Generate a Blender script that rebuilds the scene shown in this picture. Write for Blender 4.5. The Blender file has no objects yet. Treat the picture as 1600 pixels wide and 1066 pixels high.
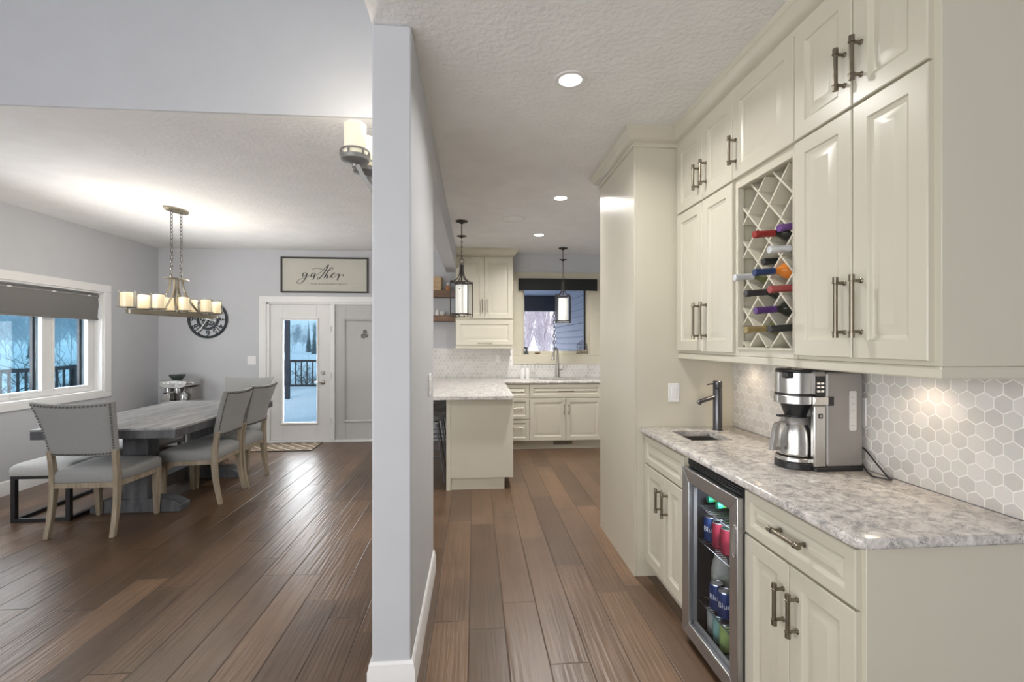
import bpy, bmesh, math, random
from mathutils import Vector, Matrix
random.seed(7)
S = bpy.context.scene
COL = S.collection
PI = math.pi

# ------------------------------------------------------------------ camera, world, exposure
cd = bpy.data.cameras.new('camera')
cd.sensor_width = 36.0
cd.lens = 735.0 / 1600.0 * 36.0
cd.clip_start = 0.05
cd.clip_end = 600
cd.shift_y = 0.0006
cam = bpy.data.objects.new('camera', cd)
COL.objects.link(cam)
cam.location = (0, 0, 1.44)
cam.rotation_euler = (PI / 2, 0, -math.atan(58 / 735.0))
S.camera = cam
S.view_settings.view_transform = 'Standard'
S.view_settings.look = 'None'
S.view_settings.exposure = 0.32
S.view_settings.gamma = 1.0
S.view_settings.use_curve_mapping = False
S.cycles.use_denoising = True
S.cycles.max_bounces = 10
S.cycles.diffuse_bounces = 6
S.cycles.transparent_max_bounces = 16
S.cycles.sample_clamp_indirect = 6.0
S.cycles.caustics_reflective = False
S.cycles.caustics_refractive = False

W = bpy.data.worlds.new('overcast_sky')
S.world = W
W.use_nodes = True
wn = W.node_tree
wn.nodes.clear()
wo = wn.nodes.new('ShaderNodeOutputWorld')
wb = wn.nodes.new('ShaderNodeBackground')
wr = wn.nodes.new('ShaderNodeValToRGB')
wt = wn.nodes.new('ShaderNodeTexCoord')
wx = wn.nodes.new('ShaderNodeSeparateXYZ')
wm = wn.nodes.new('ShaderNodeMapRange')
wm.inputs[1].default_value = -1.0
wm.inputs[2].default_value = 1.0
wr.color_ramp.elements[0].position = 0.40
wr.color_ramp.elements[0].color = (0.88, 0.88, 0.88, 1)
wr.color_ramp.elements[1].position = 0.56
wr.color_ramp.elements[1].color = (0.97, 0.985, 1.0, 1)
wn.links.new(wt.outputs['Generated'], wx.inputs[0])
wn.links.new(wx.outputs[2], wm.inputs[0])
wn.links.new(wm.outputs[0], wr.inputs[0])
wn.links.new(wr.outputs[0], wb.inputs[0])
wn.links.new(wb.outputs[0], wo.inputs[0])
wb.inputs[1].default_value = 2.1


def lamp(name, kind, loc, energy, color=(1, 1, 1), size=0.05, rot=None, parent=None, **kw):
    l = bpy.data.lights.new(name, kind)
    l.energy = energy
    l.color = color
    if kind in ('POINT', 'SPOT'):
        l.shadow_soft_size = size
    if kind == 'AREA':
        l.size = size
    for k, v in kw.items():
        setattr(l, k, v)
    o = bpy.data.objects.new(name, l)
    COL.objects.link(o)
    if parent:
        o.parent = parent
        o.location = Vector(loc) - parent.location
    else:
        o.location = loc
    if rot:
        o.rotation_euler = rot
    return o


# fill lamp added behind the camera; no living-room windows are built there
def aim(o, target):
    o.rotation_euler = (Vector(target) - o.location).to_track_quat('-Z', 'Y').to_euler()


aim(lamp('living_room_fill', 'AREA', (-2.4, -2.15, 1.15), 55, (1.0, 0.985, 0.96), 4.0, shape='RECTANGLE', size_y=1.8), (-1.2, 3.0, 2.4))

# fill lamp added out of frame on the left to brighten the cabinet fronts
aim(lamp('left_side_fill', 'AREA', (-4.25, 0.2, 1.45), 24, (1.0, 0.99, 0.97), 2.8, shape='RECTANGLE', size_y=1.5, spread=1.7), (1.0, 1.2, 0.9))
# overcast daylight falling from the sky through the dining window and the patio door
aim(lamp('window_daylight', 'AREA', (-5.7, 4.9, 3.1), 700, (1.0, 0.49, 0.36), 3.2, shape='RECTANGLE', size_y=2.2), (-3.4, 4.9, 0.8))
aim(lamp('door_glow', 'AREA', (-2.48, 7.02, 1.02), 58, (1.0, 0.625, 0.48), 0.44, shape='RECTANGLE', size_y=1.40), (-2.48, 5.0, 1.0))
aim(lamp('window_glow', 'AREA', (-4.66, 4.9, 1.35), 110, (1.0, 0.49, 0.36), 1.7, shape='RECTANGLE', size_y=0.7), (-3.0, 4.9, 1.3))
# unseen lamp added below the window to lift the dining ceiling, like snow light
aim(lamp('dining_ceiling_fill', 'AREA', (-5.5, 4.8, 0.25), 400, (1.0, 0.50, 0.38), 3.2, shape='RECTANGLE', size_y=1.0), (-3.2, 4.8, 2.74))

# ------------------------------------------------------------------ materials
def newmat(name):
    m = bpy.data.materials.new(name)
    m.use_nodes = True
    nt = m.node_tree
    b = nt.nodes['Principled BSDF']
    return m, nt, b


def nd(nt, t, **kw):
    n = nt.nodes.new(t)
    for k, v in kw.items():
        if k.startswith('i_'):
            n.inputs[int(k[2:])].default_value = v
        else:
            setattr(n, k, v)
    return n


def lk(nt, a, b):
    nt.links.new(a, b)


def rgba(c):
    return (c[0], c[1], c[2], 1.0)


def scaled(c, f):
    return tuple(min(1.0, x * f) for x in c[:3])


def mat(name, col, rough=0.5, metal=0.0, var=0.04, vs=6.0, bump=0.0, bs=60.0, spec=0.5, coat=0.0, emit=None, es=0.0,
        stretch=None, aniso=0.0, sheen=0.0):
    m, nt, b = newmat(name)
    tc = nd(nt, 'ShaderNodeTexCoord')
    mp = nd(nt, 'ShaderNodeMapping')
    if stretch:
        mp.inputs['Scale'].default_value = stretch
    lk(nt, tc.outputs['Object'], mp.inputs[0])
    nz = nd(nt, 'ShaderNodeTexNoise')
    nz.inputs['Scale'].default_value = vs
    nz.inputs['Detail'].default_value = 4
    lk(nt, mp.outputs[0], nz.inputs['Vector'])
    rp = nd(nt, 'ShaderNodeValToRGB')
    rp.color_ramp.elements[0].position = 0.3
    rp.color_ramp.elements[1].position = 0.7
    rp.color_ramp.elements[0].color = rgba(scaled(col, 1 - var))
    rp.color_ramp.elements[1].color = rgba(scaled(col, 1 + var))
    lk(nt, nz.outputs['Fac'], rp.inputs[0])
    lk(nt, rp.outputs[0], b.inputs['Base Color'])
    b.inputs['Roughness'].default_value = rough
    b.inputs['Metallic'].default_value = metal
    b.inputs['Specular IOR Level'].default_value = spec
    b.inputs['Coat Weight'].default_value = coat
    b.inputs['Coat Roughness'].default_value = 0.12
    if aniso:
        b.inputs['Anisotropic'].default_value = aniso
    if sheen:
        b.inputs['Sheen Weight'].default_value = sheen
    if emit:
        b.inputs['Emission Color'].default_value = rgba(emit)
        b.inputs['Emission Strength'].default_value = es
    if bump:
        n2 = nd(nt, 'ShaderNodeTexNoise')
        n2.inputs['Scale'].default_value = bs
        n2.inputs['Detail'].default_value = 3
        lk(nt, mp.outputs[0], n2.inputs['Vector'])
        bp = nd(nt, 'ShaderNodeBump')
        bp.inputs['Strength'].default_value = bump
        bp.inputs['Distance'].default_value = 0.01
        lk(nt, n2.outputs['Fac'], bp.inputs['Height'])
        lk(nt, bp.outputs[0], b.inputs['Normal'])
    return m


def glassmat(name, tint=(1, 1, 1), refl=0.12, rough=0.02):
    m, nt, b = newmat(name)
    nt.nodes.remove(b)
    out = [n for n in nt.nodes if n.type == 'OUTPUT_MATERIAL'][0]
    tr = nd(nt, 'ShaderNodeBsdfTransparent')
    tr.inputs[0].default_value = rgba(tint)
    gl = nd(nt, 'ShaderNodeBsdfGlossy')
    gl.inputs[0].default_value = (1, 1, 1, 1)
    gl.inputs['Roughness'].default_value = rough
    fr = nd(nt, 'ShaderNodeLayerWeight')
    fr.inputs[0].default_value = 0.5
    pw = nd(nt, 'ShaderNodeMath', operation='POWER')
    pw.inputs[1].default_value = 4.0
    lk(nt, fr.outputs['Facing'], pw.inputs[0])
    mu = nd(nt, 'ShaderNodeMath', operation='MULTIPLY_ADD')
    mu.inputs[1].default_value = refl * 3.0
    mu.inputs[2].default_value = refl * 0.22
    lk(nt, pw.outputs[0], mu.inputs[0])
    mx = nd(nt, 'ShaderNodeMixShader')
    lk(nt, mu.outputs[0], mx.inputs[0])
    lk(nt, tr.outputs[0], mx.inputs[1])
    lk(nt, gl.outputs[0], mx.inputs[2])
    lk(nt, mx.outputs[0], out.inputs[0])
    return m


def floor_mat():
    m, nt, b = newmat('hand_scraped_plank_floor')
    tc = nd(nt, 'ShaderNodeTexCoord')
    sp = nd(nt, 'ShaderNodeSeparateXYZ')
    lk(nt, tc.outputs['Object'], sp.inputs[0])

    def M(op, a, bb=None, c=None):
        n = nd(nt, 'ShaderNodeMath', operation=op)
        for i, v in enumerate((a, bb, c)):
            if v is None:
                continue
            if isinstance(v, (int, float)):
                n.inputs[i].default_value = v
            else:
                lk(nt, v, n.inputs[i])
        return n.outputs[0]
    PW, PL = 0.182, 1.35
    u = M('DIVIDE', M('ADD', sp.outputs[0], 0.03), PW)
    row = M('FLOOR', u)
    fu = M('FRACT', u)
    wn1 = nd(nt, 'ShaderNodeTexWhiteNoise', noise_dimensions='1D')
    lk(nt, row, wn1.inputs['W'])
    v = M('ADD', M('DIVIDE', sp.outputs[1], PL), M('MULTIPLY', wn1.outputs['Value'], 7.3))
    idx = M('FLOOR', v)
    fv = M('FRACT', v)
    cb = nd(nt, 'ShaderNodeCombineXYZ')
    lk(nt, row, cb.inputs[0])
    lk(nt, idx, cb.inputs[1])
    wn2 = nd(nt, 'ShaderNodeTexWhiteNoise', noise_dimensions='2D')
    lk(nt, cb.outputs[0], wn2.inputs['Vector'])
    # plank tone
    rp = nd(nt, 'ShaderNodeValToRGB')
    cr = rp.color_ramp
    cr.elements[0].position = 0.0
    cr.elements[0].color = (0.088, 0.051, 0.029, 1)
    cr.elements[1].position = 1.0
    cr.elements[1].color = (0.200, 0.122, 0.072, 1)
    for p, c in ((0.3, (0.115, 0.067, 0.039, 1)), (0.7, (0.134, 0.078, 0.045, 1)), (0.9, (0.160, 0.093, 0.052, 1))):
        e = cr.elements.new(p)
        e.color = c
    lk(nt, wn2.outputs['Value'], rp.inputs[0])
    # grain: noise stretched along the plank, shifted per plank
    mp = nd(nt, 'ShaderNodeMapping')
    mp.inputs['Scale'].default_value = (26, 1.6, 1)
    lk(nt, tc.outputs['Object'], mp.inputs[0])
    off = nd(nt, 'ShaderNodeVectorMath', operation='ADD')
    sc = nd(nt, 'ShaderNodeVectorMath', operation='SCALE')
    sc.inputs['Scale'].default_value = 37.0
    lk(nt, wn2.outputs['Color'], sc.inputs[0])
    lk(nt, mp.outputs[0], off.inputs[0])
    lk(nt, sc.outputs[0], off.inputs[1])
    g = nd(nt, 'ShaderNodeTexNoise')
    g.inputs['Scale'].default_value = 1.0
    g.inputs['Detail'].default_value = 6
    g.inputs['Roughness'].default_value = 0.6
    g.inputs['Distortion'].default_value = 0.6
    lk(nt, off.outputs[0], g.inputs['Vector'])
    k = nd(nt, 'ShaderNodeTexNoise')          # knots / cloudy stain
    k.inputs['Scale'].default_value = 3.2
    k.inputs['Detail'].default_value = 3
    lk(nt, tc.outputs['Object'], k.inputs['Vector'])
    mul = M('ADD', 0.30, M('ADD', M('MULTIPLY', g.outputs['Fac'], 0.70), M('MULTIPLY', k.outputs['Fac'], 0.70)))
    vm = nd(nt, 'ShaderNodeVectorMath', operation='SCALE')
    lk(nt, rp.outputs[0], vm.inputs[0])
    lk(nt, mul, vm.inputs['Scale'])
    # seams
    eu = M('MINIMUM', fu, M('SUBTRACT', 1.0, fu))
    ev = M('MULTIPLY', M('MINIMUM', fv, M('SUBTRACT', 1.0, fv)), PL / PW)
    ed = M('MINIMUM', eu, ev)
    ms = nd(nt, 'ShaderNodeMapRange')
    ms.inputs[1].default_value = 0.004
    ms.inputs[2].default_value = 0.022
    ms.inputs[3].default_value = 0.42
    ms.inputs[4].default_value = 1.0
    lk(nt, ed, ms.inputs[0])
    vm2 = nd(nt, 'ShaderNodeVectorMath', operation='SCALE')
    lk(nt, vm.outputs[0], vm2.inputs[0])
    lk(nt, ms.outputs[0], vm2.inputs['Scale'])
    lk(nt, vm2.outputs[0], b.inputs['Base Color'])
    # relief: seams + scraped ripples along the plank
    mp2 = nd(nt, 'ShaderNodeMapping')
    mp2.inputs['Scale'].default_value = (60, 2.2, 1)
    lk(nt, tc.outputs['Object'], mp2.inputs[0])
    off2 = nd(nt, 'ShaderNodeVectorMath', operation='ADD')
    lk(nt, mp2.outputs[0], off2.inputs[0])
    lk(nt, sc.outputs[0], off2.inputs[1])
    r2 = nd(nt, 'ShaderNodeTexNoise')
    r2.inputs['Scale'].default_value = 1.0
    r2.inputs['Detail'].default_value = 2
    lk(nt, off2.outputs[0], r2.inputs['Vector'])
    h = M('ADD', M('MULTIPLY', ms.outputs[0], 0.7), M('MULTIPLY', r2.outputs['Fac'], M('ADD', 0.25, M('MULTIPLY', wn2.outputs['Value'], 0.5))))
    bp = nd(nt, 'ShaderNodeBump')
    bp.inputs['Strength'].default_value = 0.5
    bp.inputs['Distance'].default_value = 0.008
    lk(nt, h, bp.inputs['Height'])
    lk(nt, bp.outputs[0], b.inputs['Normal'])
    rr = M('ADD', 0.24, M('MULTIPLY', g.outputs['Fac'], 0.18))
    lk(nt, rr, b.inputs['Roughness'])
    b.inputs['Specular IOR Level'].default_value = 0.55
    return m


def quartz_mat():
    m, nt, b = newmat('grey_veined_quartz')
    tc = nd(nt, 'ShaderNodeTexCoord')
    n1 = nd(nt, 'ShaderNodeTexNoise')
    n1.inputs['Scale'].default_value = 16
    n1.inputs['Detail'].default_value = 8
    n1.inputs['Roughness'].default_value = 0.62
    n1.inputs['Distortion'].default_value = 1.4
    lk(nt, tc.outputs['Object'], n1.inputs['Vector'])
    r1 = nd(nt, 'ShaderNodeValToRGB')
    c = r1.color_ramp
    c.elements[0].position = 0.30
    c.elements[0].color = (0.33, 0.32, 0.315, 1)
    c.elements[1].position = 0.72
    c.elements[1].color = (0.86, 0.84, 0.81, 1)
    e = c.elements.new(0.50)
    e.color = (0.64, 0.60, 0.565, 1)
    lk(nt, n1.outputs['Fac'], r1.inputs[0])
    # dark curly veins
    n2 = nd(nt, 'ShaderNodeTexNoise')
    n2.inputs['Scale'].default_value = 30
    n2.inputs['Detail'].default_value = 5
    n2.inputs['Roughness'].default_value = 0.65
    n2.inputs['Distortion'].default_value = 2.2
    lk(nt, tc.outputs['Object'], n2.inputs['Vector'])
    a = nd(nt, 'ShaderNodeMath', operation='SUBTRACT')
    a.inputs[1].default_value = 0.5
    lk(nt, n2.outputs['Fac'], a.inputs[0])
    ab = nd(nt, 'ShaderNodeMath', operation='ABSOLUTE')
    lk(nt, a.outputs[0], ab.inputs[0])
    r2 = nd(nt, 'ShaderNodeValToRGB')
    r2.color_ramp.elements[0].position = 0.0
    r2.color_ramp.elements[0].color = (1, 1, 1, 1)
    r2.color_ramp.elements[1].position = 0.034
    r2.color_ramp.elements[1].color = (0, 0, 0, 1)
    lk(nt, ab.outputs[0], r2.inputs[0])
    n3 = nd(nt, 'ShaderNodeTexNoise')
    n3.inputs['Scale'].default_value = 24
    lk(nt, tc.outputs['Object'], n3.inputs['Vector'])
    r3 = nd(nt, 'ShaderNodeValToRGB')
    r3.color_ramp.elements[0].position = 0.42
    r3.color_ramp.elements[0].color = (0, 0, 0, 1)
    r3.color_ramp.elements[1].position = 0.56
    r3.color_ramp.elements[1].color = (0.85, 0.85, 0.85, 1)
    lk(nt, n3.outputs['Fac'], r3.inputs[0])
    mm = nd(nt, 'ShaderNodeMath', operation='MULTIPLY')
    lk(nt, r2.outputs[0], mm.inputs[0])
    lk(nt, r3.outputs[0], mm.inputs[1])
    mx = nd(nt, 'ShaderNodeMix', data_type='RGBA')
    lk(nt, mm.outputs[0], mx.inputs[0])
    lk(nt, r1.outputs[0], mx.inputs[6])
    mx.inputs[7].default_value = (0.07, 0.068, 0.075, 1)
    lk(nt, mx.outputs[2], b.inputs['Base Color'])
    b.inputs['Roughness'].default_value = 0.13
    return m


def tile_mat(name, c0, c1):
    m, nt, b = newmat(name)
    g = nd(nt, 'ShaderNodeNewGeometry')
    r = nd(nt, 'ShaderNodeValToRGB')
    r.color_ramp.elements[0].color = rgba(c0)
    r.color_ramp.elements[1].color = rgba(c1)
    lk(nt, g.outputs['Random Per Island'], r.inputs[0])
    tc = nd(nt, 'ShaderNodeTexCoord')
    n = nd(nt, 'ShaderNodeTexNoise')
    n.inputs['Scale'].default_value = 22
    lk(nt, tc.outputs['Object'], n.inputs['Vector'])
    mx = nd(nt, 'ShaderNodeMix', data_type='RGBA', blend_type='MULTIPLY')
    mx.inputs[0].default_value = 0.25
    lk(nt, r.outputs[0], mx.inputs[6])
    lk(nt, n.outputs['Color'], mx.inputs[7])
    mx2 = nd(nt, 'ShaderNodeMix', data_type='RGBA')
    mx2.inputs[0].default_value = 0.7
    lk(nt, mx.outputs[2], mx2.inputs[6])
    lk(nt, r.outputs[0], mx2.inputs[7])
    lk(nt, mx2.outputs[2], b.inputs['Base Color'])
    b.inputs['Roughness'].default_value = 0.3
    return m


def wood_mat(name, ca, cb, scale=(3, 3, 30), rough=0.55, vs=2.0):
    m, nt, b = newmat(name)
    tc = nd(nt, 'ShaderNodeTexCoord')
    mp = nd(nt, 'ShaderNodeMapping')
    mp.inputs['Scale'].default_value = scale
    lk(nt, tc.outputs['Object'], mp.inputs[0])
    n = nd(nt, 'ShaderNodeTexNoise')
    n.inputs['Scale'].default_value = vs
    n.inputs['Detail'].default_value = 7
    n.inputs['Roughness'].default_value = 0.65
    lk(nt, mp.outputs[0], n.inputs['Vector'])
    r = nd(nt, 'ShaderNodeValToRGB')
    r.color_ramp.elements[0].position = 0.33
    r.color_ramp.elements[1].position = 0.68
    r.color_ramp.elements[0].color = rgba(ca)
    r.color_ramp.elements[1].color = rgba(cb)
    lk(nt, n.outputs['Fac'], r.inputs[0])
    lk(nt, r.outputs[0], b.inputs['Base Color'])
    b.inputs['Roughness'].default_value = rough
    bp = nd(nt, 'ShaderNodeBump')
    bp.inputs['Strength'].default_value = 0.25
    bp.inputs['Distance'].default_value = 0.003
    lk(nt, n.outputs['Fac'], bp.inputs['Height'])
    lk(nt, bp.outputs[0], b.inputs['Normal'])
    return m


def mat_rug():
    m, nt, b = newmat('brown_trellis_rug')
    tc = nd(nt, 'ShaderNodeTexCoord')
    mp = nd(nt, 'ShaderNodeMapping')
    mp.inputs['Scale'].default_value = (1, 1, 1)
    lk(nt, tc.outputs['Object'], mp.inputs[0])
    sp = nd(nt, 'ShaderNodeSeparateXYZ')
    lk(nt, mp.outputs[0], sp.inputs[0])

    def M(op, a, bb=None):
        n = nd(nt, 'ShaderNodeMath', operation=op)
        for i, v in enumerate((a, bb)):
            if v is None:
                continue
            if isinstance(v, (int, float)):
                n.inputs[i].default_value = v
            else:
                lk(nt, v, n.inputs[i])
        return n.outputs[0]
    k = 2 * PI / 0.15
    s = M('ADD', M('COSINE', M('MULTIPLY', sp.outputs[0], k)), M('COSINE', M('MULTIPLY', sp.outputs[1], k)))
    a = M('ABSOLUTE', s)
    r = nd(nt, 'ShaderNodeValToRGB')
    r.color_ramp.elements[0].position = 0.22
    r.color_ramp.elements[0].color = (0.62, 0.56, 0.46, 1)
    r.color_ramp.elements[1].position = 0.30
    r.color_ramp.elements[1].color = (0.20, 0.135, 0.085, 1)
    lk(nt, a, r.inputs[0])
    lk(nt, r.outputs[0], b.inputs['Base Color'])
    b.inputs['Roughness'].default_value = 0.95
    return m


CREAM_C = (0.600, 0.566, 0.468)
MT = {}
MT['wall'] = mat('grey_blue_wall_paint', (0.538, 0.550, 0.580), 0.6, var=0.015, bump=0.06, bs=220)
MT['ceil'] = mat('knockdown_white_ceiling', (0.84, 0.84, 0.84), 0.85, var=0.03, vs=5, bump=0.55, bs=34)
MT['trim'] = mat('white_trim_paint', (0.80, 0.80, 0.80), 0.35, var=0.01)
MT['doorwhite'] = mat('white_door_paint', (0.74, 0.74, 0.735), 0.4, var=0.015)
MT['cream'] = mat('cream_cabinet_paint', CREAM_C, 0.30, var=0.015, vs=3)
MT['creamtrim'] = mat('cream_window_trim_paint', (0.61, 0.57, 0.46), 0.35, var=0.015)
MT['floor'] = floor_mat()
MT['quartz'] = quartz_mat()
MT['tile'] = tile_mat('grey_hexagon_tile', (0.60, 0.585, 0.56), (0.74, 0.725, 0.70))
MT['grout'] = mat('white_grout', (0.88, 0.86, 0.83), 0.9, var=0.03, vs=40)
MT['bronze'] = mat('brushed_bronze_nickel', (0.235, 0.205, 0.160), 0.34, 1.0, var=0.08, vs=30)
MT['steel'] = mat('brushed_stainless_steel', (0.58, 0.57, 0.55), 0.27, 1.0, var=0.06, vs=8, stretch=(40, 40, 1))
MT['steelv'] = mat('satin_steel_door_frame', (0.50, 0.505, 0.51), 0.36, 1.0, var=0.05, vs=8, stretch=(40, 40, 1))
MT['darksteel'] = mat('black_stainless_faucet', (0.13, 0.13, 0.14), 0.3, 1.0, var=0.05)
MT['nickel'] = mat('brushed_nickel', (0.42, 0.40, 0.37), 0.3, 1.0, var=0.05)
MT['chrome'] = mat('chrome_metal', (0.72, 0.72, 0.72), 0.14, 1.0, var=0.03)
MT['black'] = mat('black_plastic', (0.018, 0.018, 0.02), 0.35, var=0.1)
MT['blackm'] = mat('matte_black_liner', (0.022, 0.023, 0.026), 0.6, var=0.1)
MT['greyplastic'] = mat('pewter_grey_plastic', (0.30, 0.285, 0.275), 0.36, 0.4, var=0.04)
MT['whiteplastic'] = mat('white_plastic', (0.82, 0.82, 0.82), 0.35, var=0.01)
MT['fabric'] = mat('light_grey_linen', (0.33, 0.335, 0.33), 0.95, var=0.07, vs=180, bump=0.15, bs=500, sheen=0.2)
MT['bench'] = mat('pale_grey_linen', (0.50, 0.50, 0.49), 0.95, var=0.06, vs=90, bump=0.15, bs=400)
MT['nail'] = mat('pewter_nailhead', (0.16, 0.15, 0.14), 0.35, 1.0, var=0.1)
MT['oak'] = wood_mat('weathered_oak', (0.235, 0.190, 0.130), (0.42, 0.355, 0.265), (14, 14, 2.2))
MT['tablewood'] = wood_mat('grey_washed_wood', (0.17, 0.17, 0.175), (0.44, 0.44, 0.44), (9, 1.1, 9), 0.42)
MT['tabledark'] = wood_mat('charcoal_washed_wood', (0.050, 0.052, 0.058), (0.135, 0.138, 0.148), (6, 6, 1.4), 0.5)
MT['ironbench'] = mat('dark_iron', (0.07, 0.07, 0.075), 0.4, 0.8, var=0.1)
MT['shelfwood'] = wood_mat('walnut_shelf_wood', (0.11, 0.062, 0.035), (0.21, 0.125, 0.075), (2, 12, 12))
MT['boxwood'] = wood_mat('pale_wood', (0.46, 0.32, 0.18), (0.60, 0.44, 0.27), (3, 3, 12))
MT['pewter'] = mat('brushed_pewter', (0.34, 0.305, 0.24), 0.36, 0.9, var=0.06)
MT['sconcem'] = mat('matte_pewter_sconce', (0.30, 0.295, 0.285), 0.45, 0.7, var=0.06)
MT['candle'] = mat('lit_amber_glass', (0.85, 0.76, 0.58), 0.5, var=0.05, vs=10, emit=(1.0, 0.80, 0.50), es=0.50)
MT['sconceglass'] = mat('lit_cream_glass', (0.70, 0.66, 0.56), 0.5, var=0.03, emit=(1.0, 0.88, 0.62), es=0.36)
MT['pendglass'] = mat('lit_white_glass', (0.88, 0.87, 0.82), 0.5, var=0.03, emit=(1.0, 0.96, 0.86), es=0.26)
MT['downlight'] = mat('lit_downlight_lens', (1, 1, 1), 0.5, var=0.0, emit=(1.0, 0.98, 0.95), es=9.0)
MT['puck'] = mat('lit_puck_lens', (1, 1, 1), 0.5, var=0.0, emit=(1.0, 0.82, 0.6), es=6.0)
MT['bulb'] = mat('lit_warm_bulb', (1, 1, 1), 0.5, var=0.0, emit=(1.0, 0.78, 0.45), es=4.0)
MT['pendiron'] = mat('aged_bronze_iron', (0.055, 0.050, 0.046), 0.45, 0.7, var=0.15, vs=30)
MT['glass'] = glassmat('clear_glass', (0.97, 0.975, 0.975), refl=0.08)
MT['edgeglass'] = glassmat('clear_candle_glass', (0.97, 0.965, 0.95), refl=0.22, rough=0.1)
MT['fridgeglass'] = glassmat('tinted_fridge_glass', (0.82, 0.84, 0.87), refl=0.07)
MT['winglass'] = glassmat('blue_light_window_glass', (0.397, 0.566, 0.66), refl=0.10)  # blue cast and dimming of the outdoor light put into the pane colour
MT['doorglass'] = glassmat('blue_light_door_glass', (0.447, 0.566, 0.644), refl=0.10)  # cool outdoor light painted in as pane tint, as on the dining window
MT['kitglass'] = glassmat('clear_window_glass', (0.84, 0.85, 0.90), refl=0.03)
MT['blind'] = mat('grey_roller_fabric', (0.185, 0.18, 0.175), 0.9, var=0.06, vs=200)
MT['blackfab'] = mat('black_roman_fabric', (0.016, 0.017, 0.018), 0.9, var=0.2, vs=150)
MT['clock'] = mat('charcoal_clock_metal', (0.035, 0.042, 0.050), 0.5, 0.5, var=0.2, vs=40)
MT['clockhand'] = mat('pale_clock_hand', (0.72, 0.74, 0.74), 0.4, 0.2, var=0.03)
MT['signpaper'] = mat('cream_sign_board', (0.545, 0.535, 0.475), 0.85, var=0.02)
MT['ink'] = mat('charcoal_ink', (0.045, 0.045, 0.05), 0.8, var=0.1)
MT['inklight'] = mat('grey_ink', (0.24, 0.24, 0.23), 0.8, var=0.1)
MT['frame'] = mat('dark_picture_frame', (0.040, 0.036, 0.033), 0.5, var=0.1)
MT['panelgrey'] = mat('frosted_door_panel', (0.50, 0.50, 0.50), 0.5, var=0.02)
MT['doorgrey'] = mat('grey_white_door_paint', (0.50, 0.50, 0.50), 0.45, var=0.02)
MT['rug'] = mat_rug()
MT['snow'] = mat('wind_packed_snow', (0.80, 0.84, 0.88), 0.8, var=0.06, vs=1.4, bump=0.5, bs=2.0)
MT['deckrail'] = mat('black_rail_metal', (0.012, 0.016, 0.022), 0.5, var=0.1)
MT['bark'] = mat('bare_winter_bark', (0.12, 0.115, 0.11), 0.9, var=0.3, vs=9)
MT['frost'] = mat('frosted_twigs', (0.56, 0.59, 0.62), 0.9, var=0.25, vs=5)
MT['birch'] = mat('birch_bark', (0.40, 0.365, 0.39), 0.8, var=0.3, vs=8)
MT['spruce'] = mat('frosted_spruce_needles', (0.15, 0.20, 0.21), 0.9, var=0.35, vs=3)
MT['siding'] = mat('blue_grey_lap_siding', (0.33, 0.385, 0.46), 0.6, var=0.05)
MT['soffit'] = mat('blue_grey_soffit', (0.28, 0.35, 0.44), 0.7, var=0.05)
MT['beam'] = mat('dark_porch_beam', (0.030, 0.036, 0.050), 0.6, var=0.1)
MT['winedark'] = mat('dark_wine_glass', (0.020, 0.022, 0.018), 0.12, var=0.1)
MT['winegreen'] = mat('olive_wine_glass', (0.115, 0.125, 0.045), 0.15, var=0.1)
MT['wineorange'] = mat('amber_wine_glass', (0.62, 0.20, 0.03), 0.15, var=0.1)
for nm, c in dict(red=(0.33, 0.035, 0.03), purple=(0.16, 0.07, 0.26), violet=(0.11, 0.045, 0.20), silver=(0.62, 0.64, 0.66), navy=(0.03, 0.055, 0.15),
                  charcoal=(0.045, 0.042, 0.045), rose=(0.35, 0.07, 0.07), gold=(0.33, 0.25, 0.11), onyx=(0.028, 0.030, 0.030)).items():
    MT['foil_' + nm] = mat(nm + '_foil_capsule', c, 0.35, 0.15, var=0.1, vs=40)
MT['label'] = mat('paper_bottle_label', (0.62, 0.60, 0.54), 0.8, var=0.06)
MT['canblue'] = mat('deep_blue_can', (0.02, 0.05, 0.17), 0.25, 0.35, var=0.15, vs=20)
MT['canred'] = mat('crimson_can', (0.33, 0.03, 0.055), 0.28, 0.3, var=0.35, vs=24)
MT['canteal'] = mat('mint_green_can', (0.28, 0.52, 0.45), 0.4, 0.1, var=0.15, vs=25)
MT['canpale'] = mat('pale_grey_can', (0.50, 0.52, 0.46), 0.4, 0.1, var=0.15, vs=25)
MT['canlime'] = mat('lime_green_can', (0.38, 0.50, 0.16), 0.4, 0.1, var=0.15, vs=25)
MT['aluminium'] = mat('bare_aluminium', (0.70, 0.70, 0.72), 0.25, 1.0, var=0.05)
MT['cantext'] = mat('white_can_print', (0.85, 0.86, 0.88), 0.5, var=0.02)
MT['greenglass'] = mat('green_bottle_glass', (0.06, 0.22, 0.05), 0.1, var=0.2)
MT['greencap'] = mat('teal_green_cap', (0.02, 0.27, 0.16), 0.4, var=0.1)
MT['cream_bottle'] = mat('cream_bottle_plastic', (0.66, 0.63, 0.55), 0.45, var=0.06)
MT['floralprint'] = mat('mottled_floral_label', (0.52, 0.52, 0.42), 0.6, var=0.45, vs=26)
MT['water'] = mat('translucent_water_window', (0.60, 0.60, 0.59), 0.25, var=0.03)
MT['hopper'] = mat('smoky_bean_hopper', (0.05, 0.065, 0.06), 0.15, var=0.2)
MT['stoolseat'] = mat('grey_stool_upholstery', (0.20, 0.205, 0.215), 0.6, var=0.1)
MT['ceramic'] = mat('white_ceramic', (0.80, 0.80, 0.79), 0.2, var=0.02)
MT['brownclay'] = mat('brown_glazed_clay', (0.20, 0.12, 0.07), 0.35, var=0.2)
MT['petrol'] = mat('copper_figurine', (0.45, 0.20, 0.10), 0.5, var=0.3, vs=60)
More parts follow.
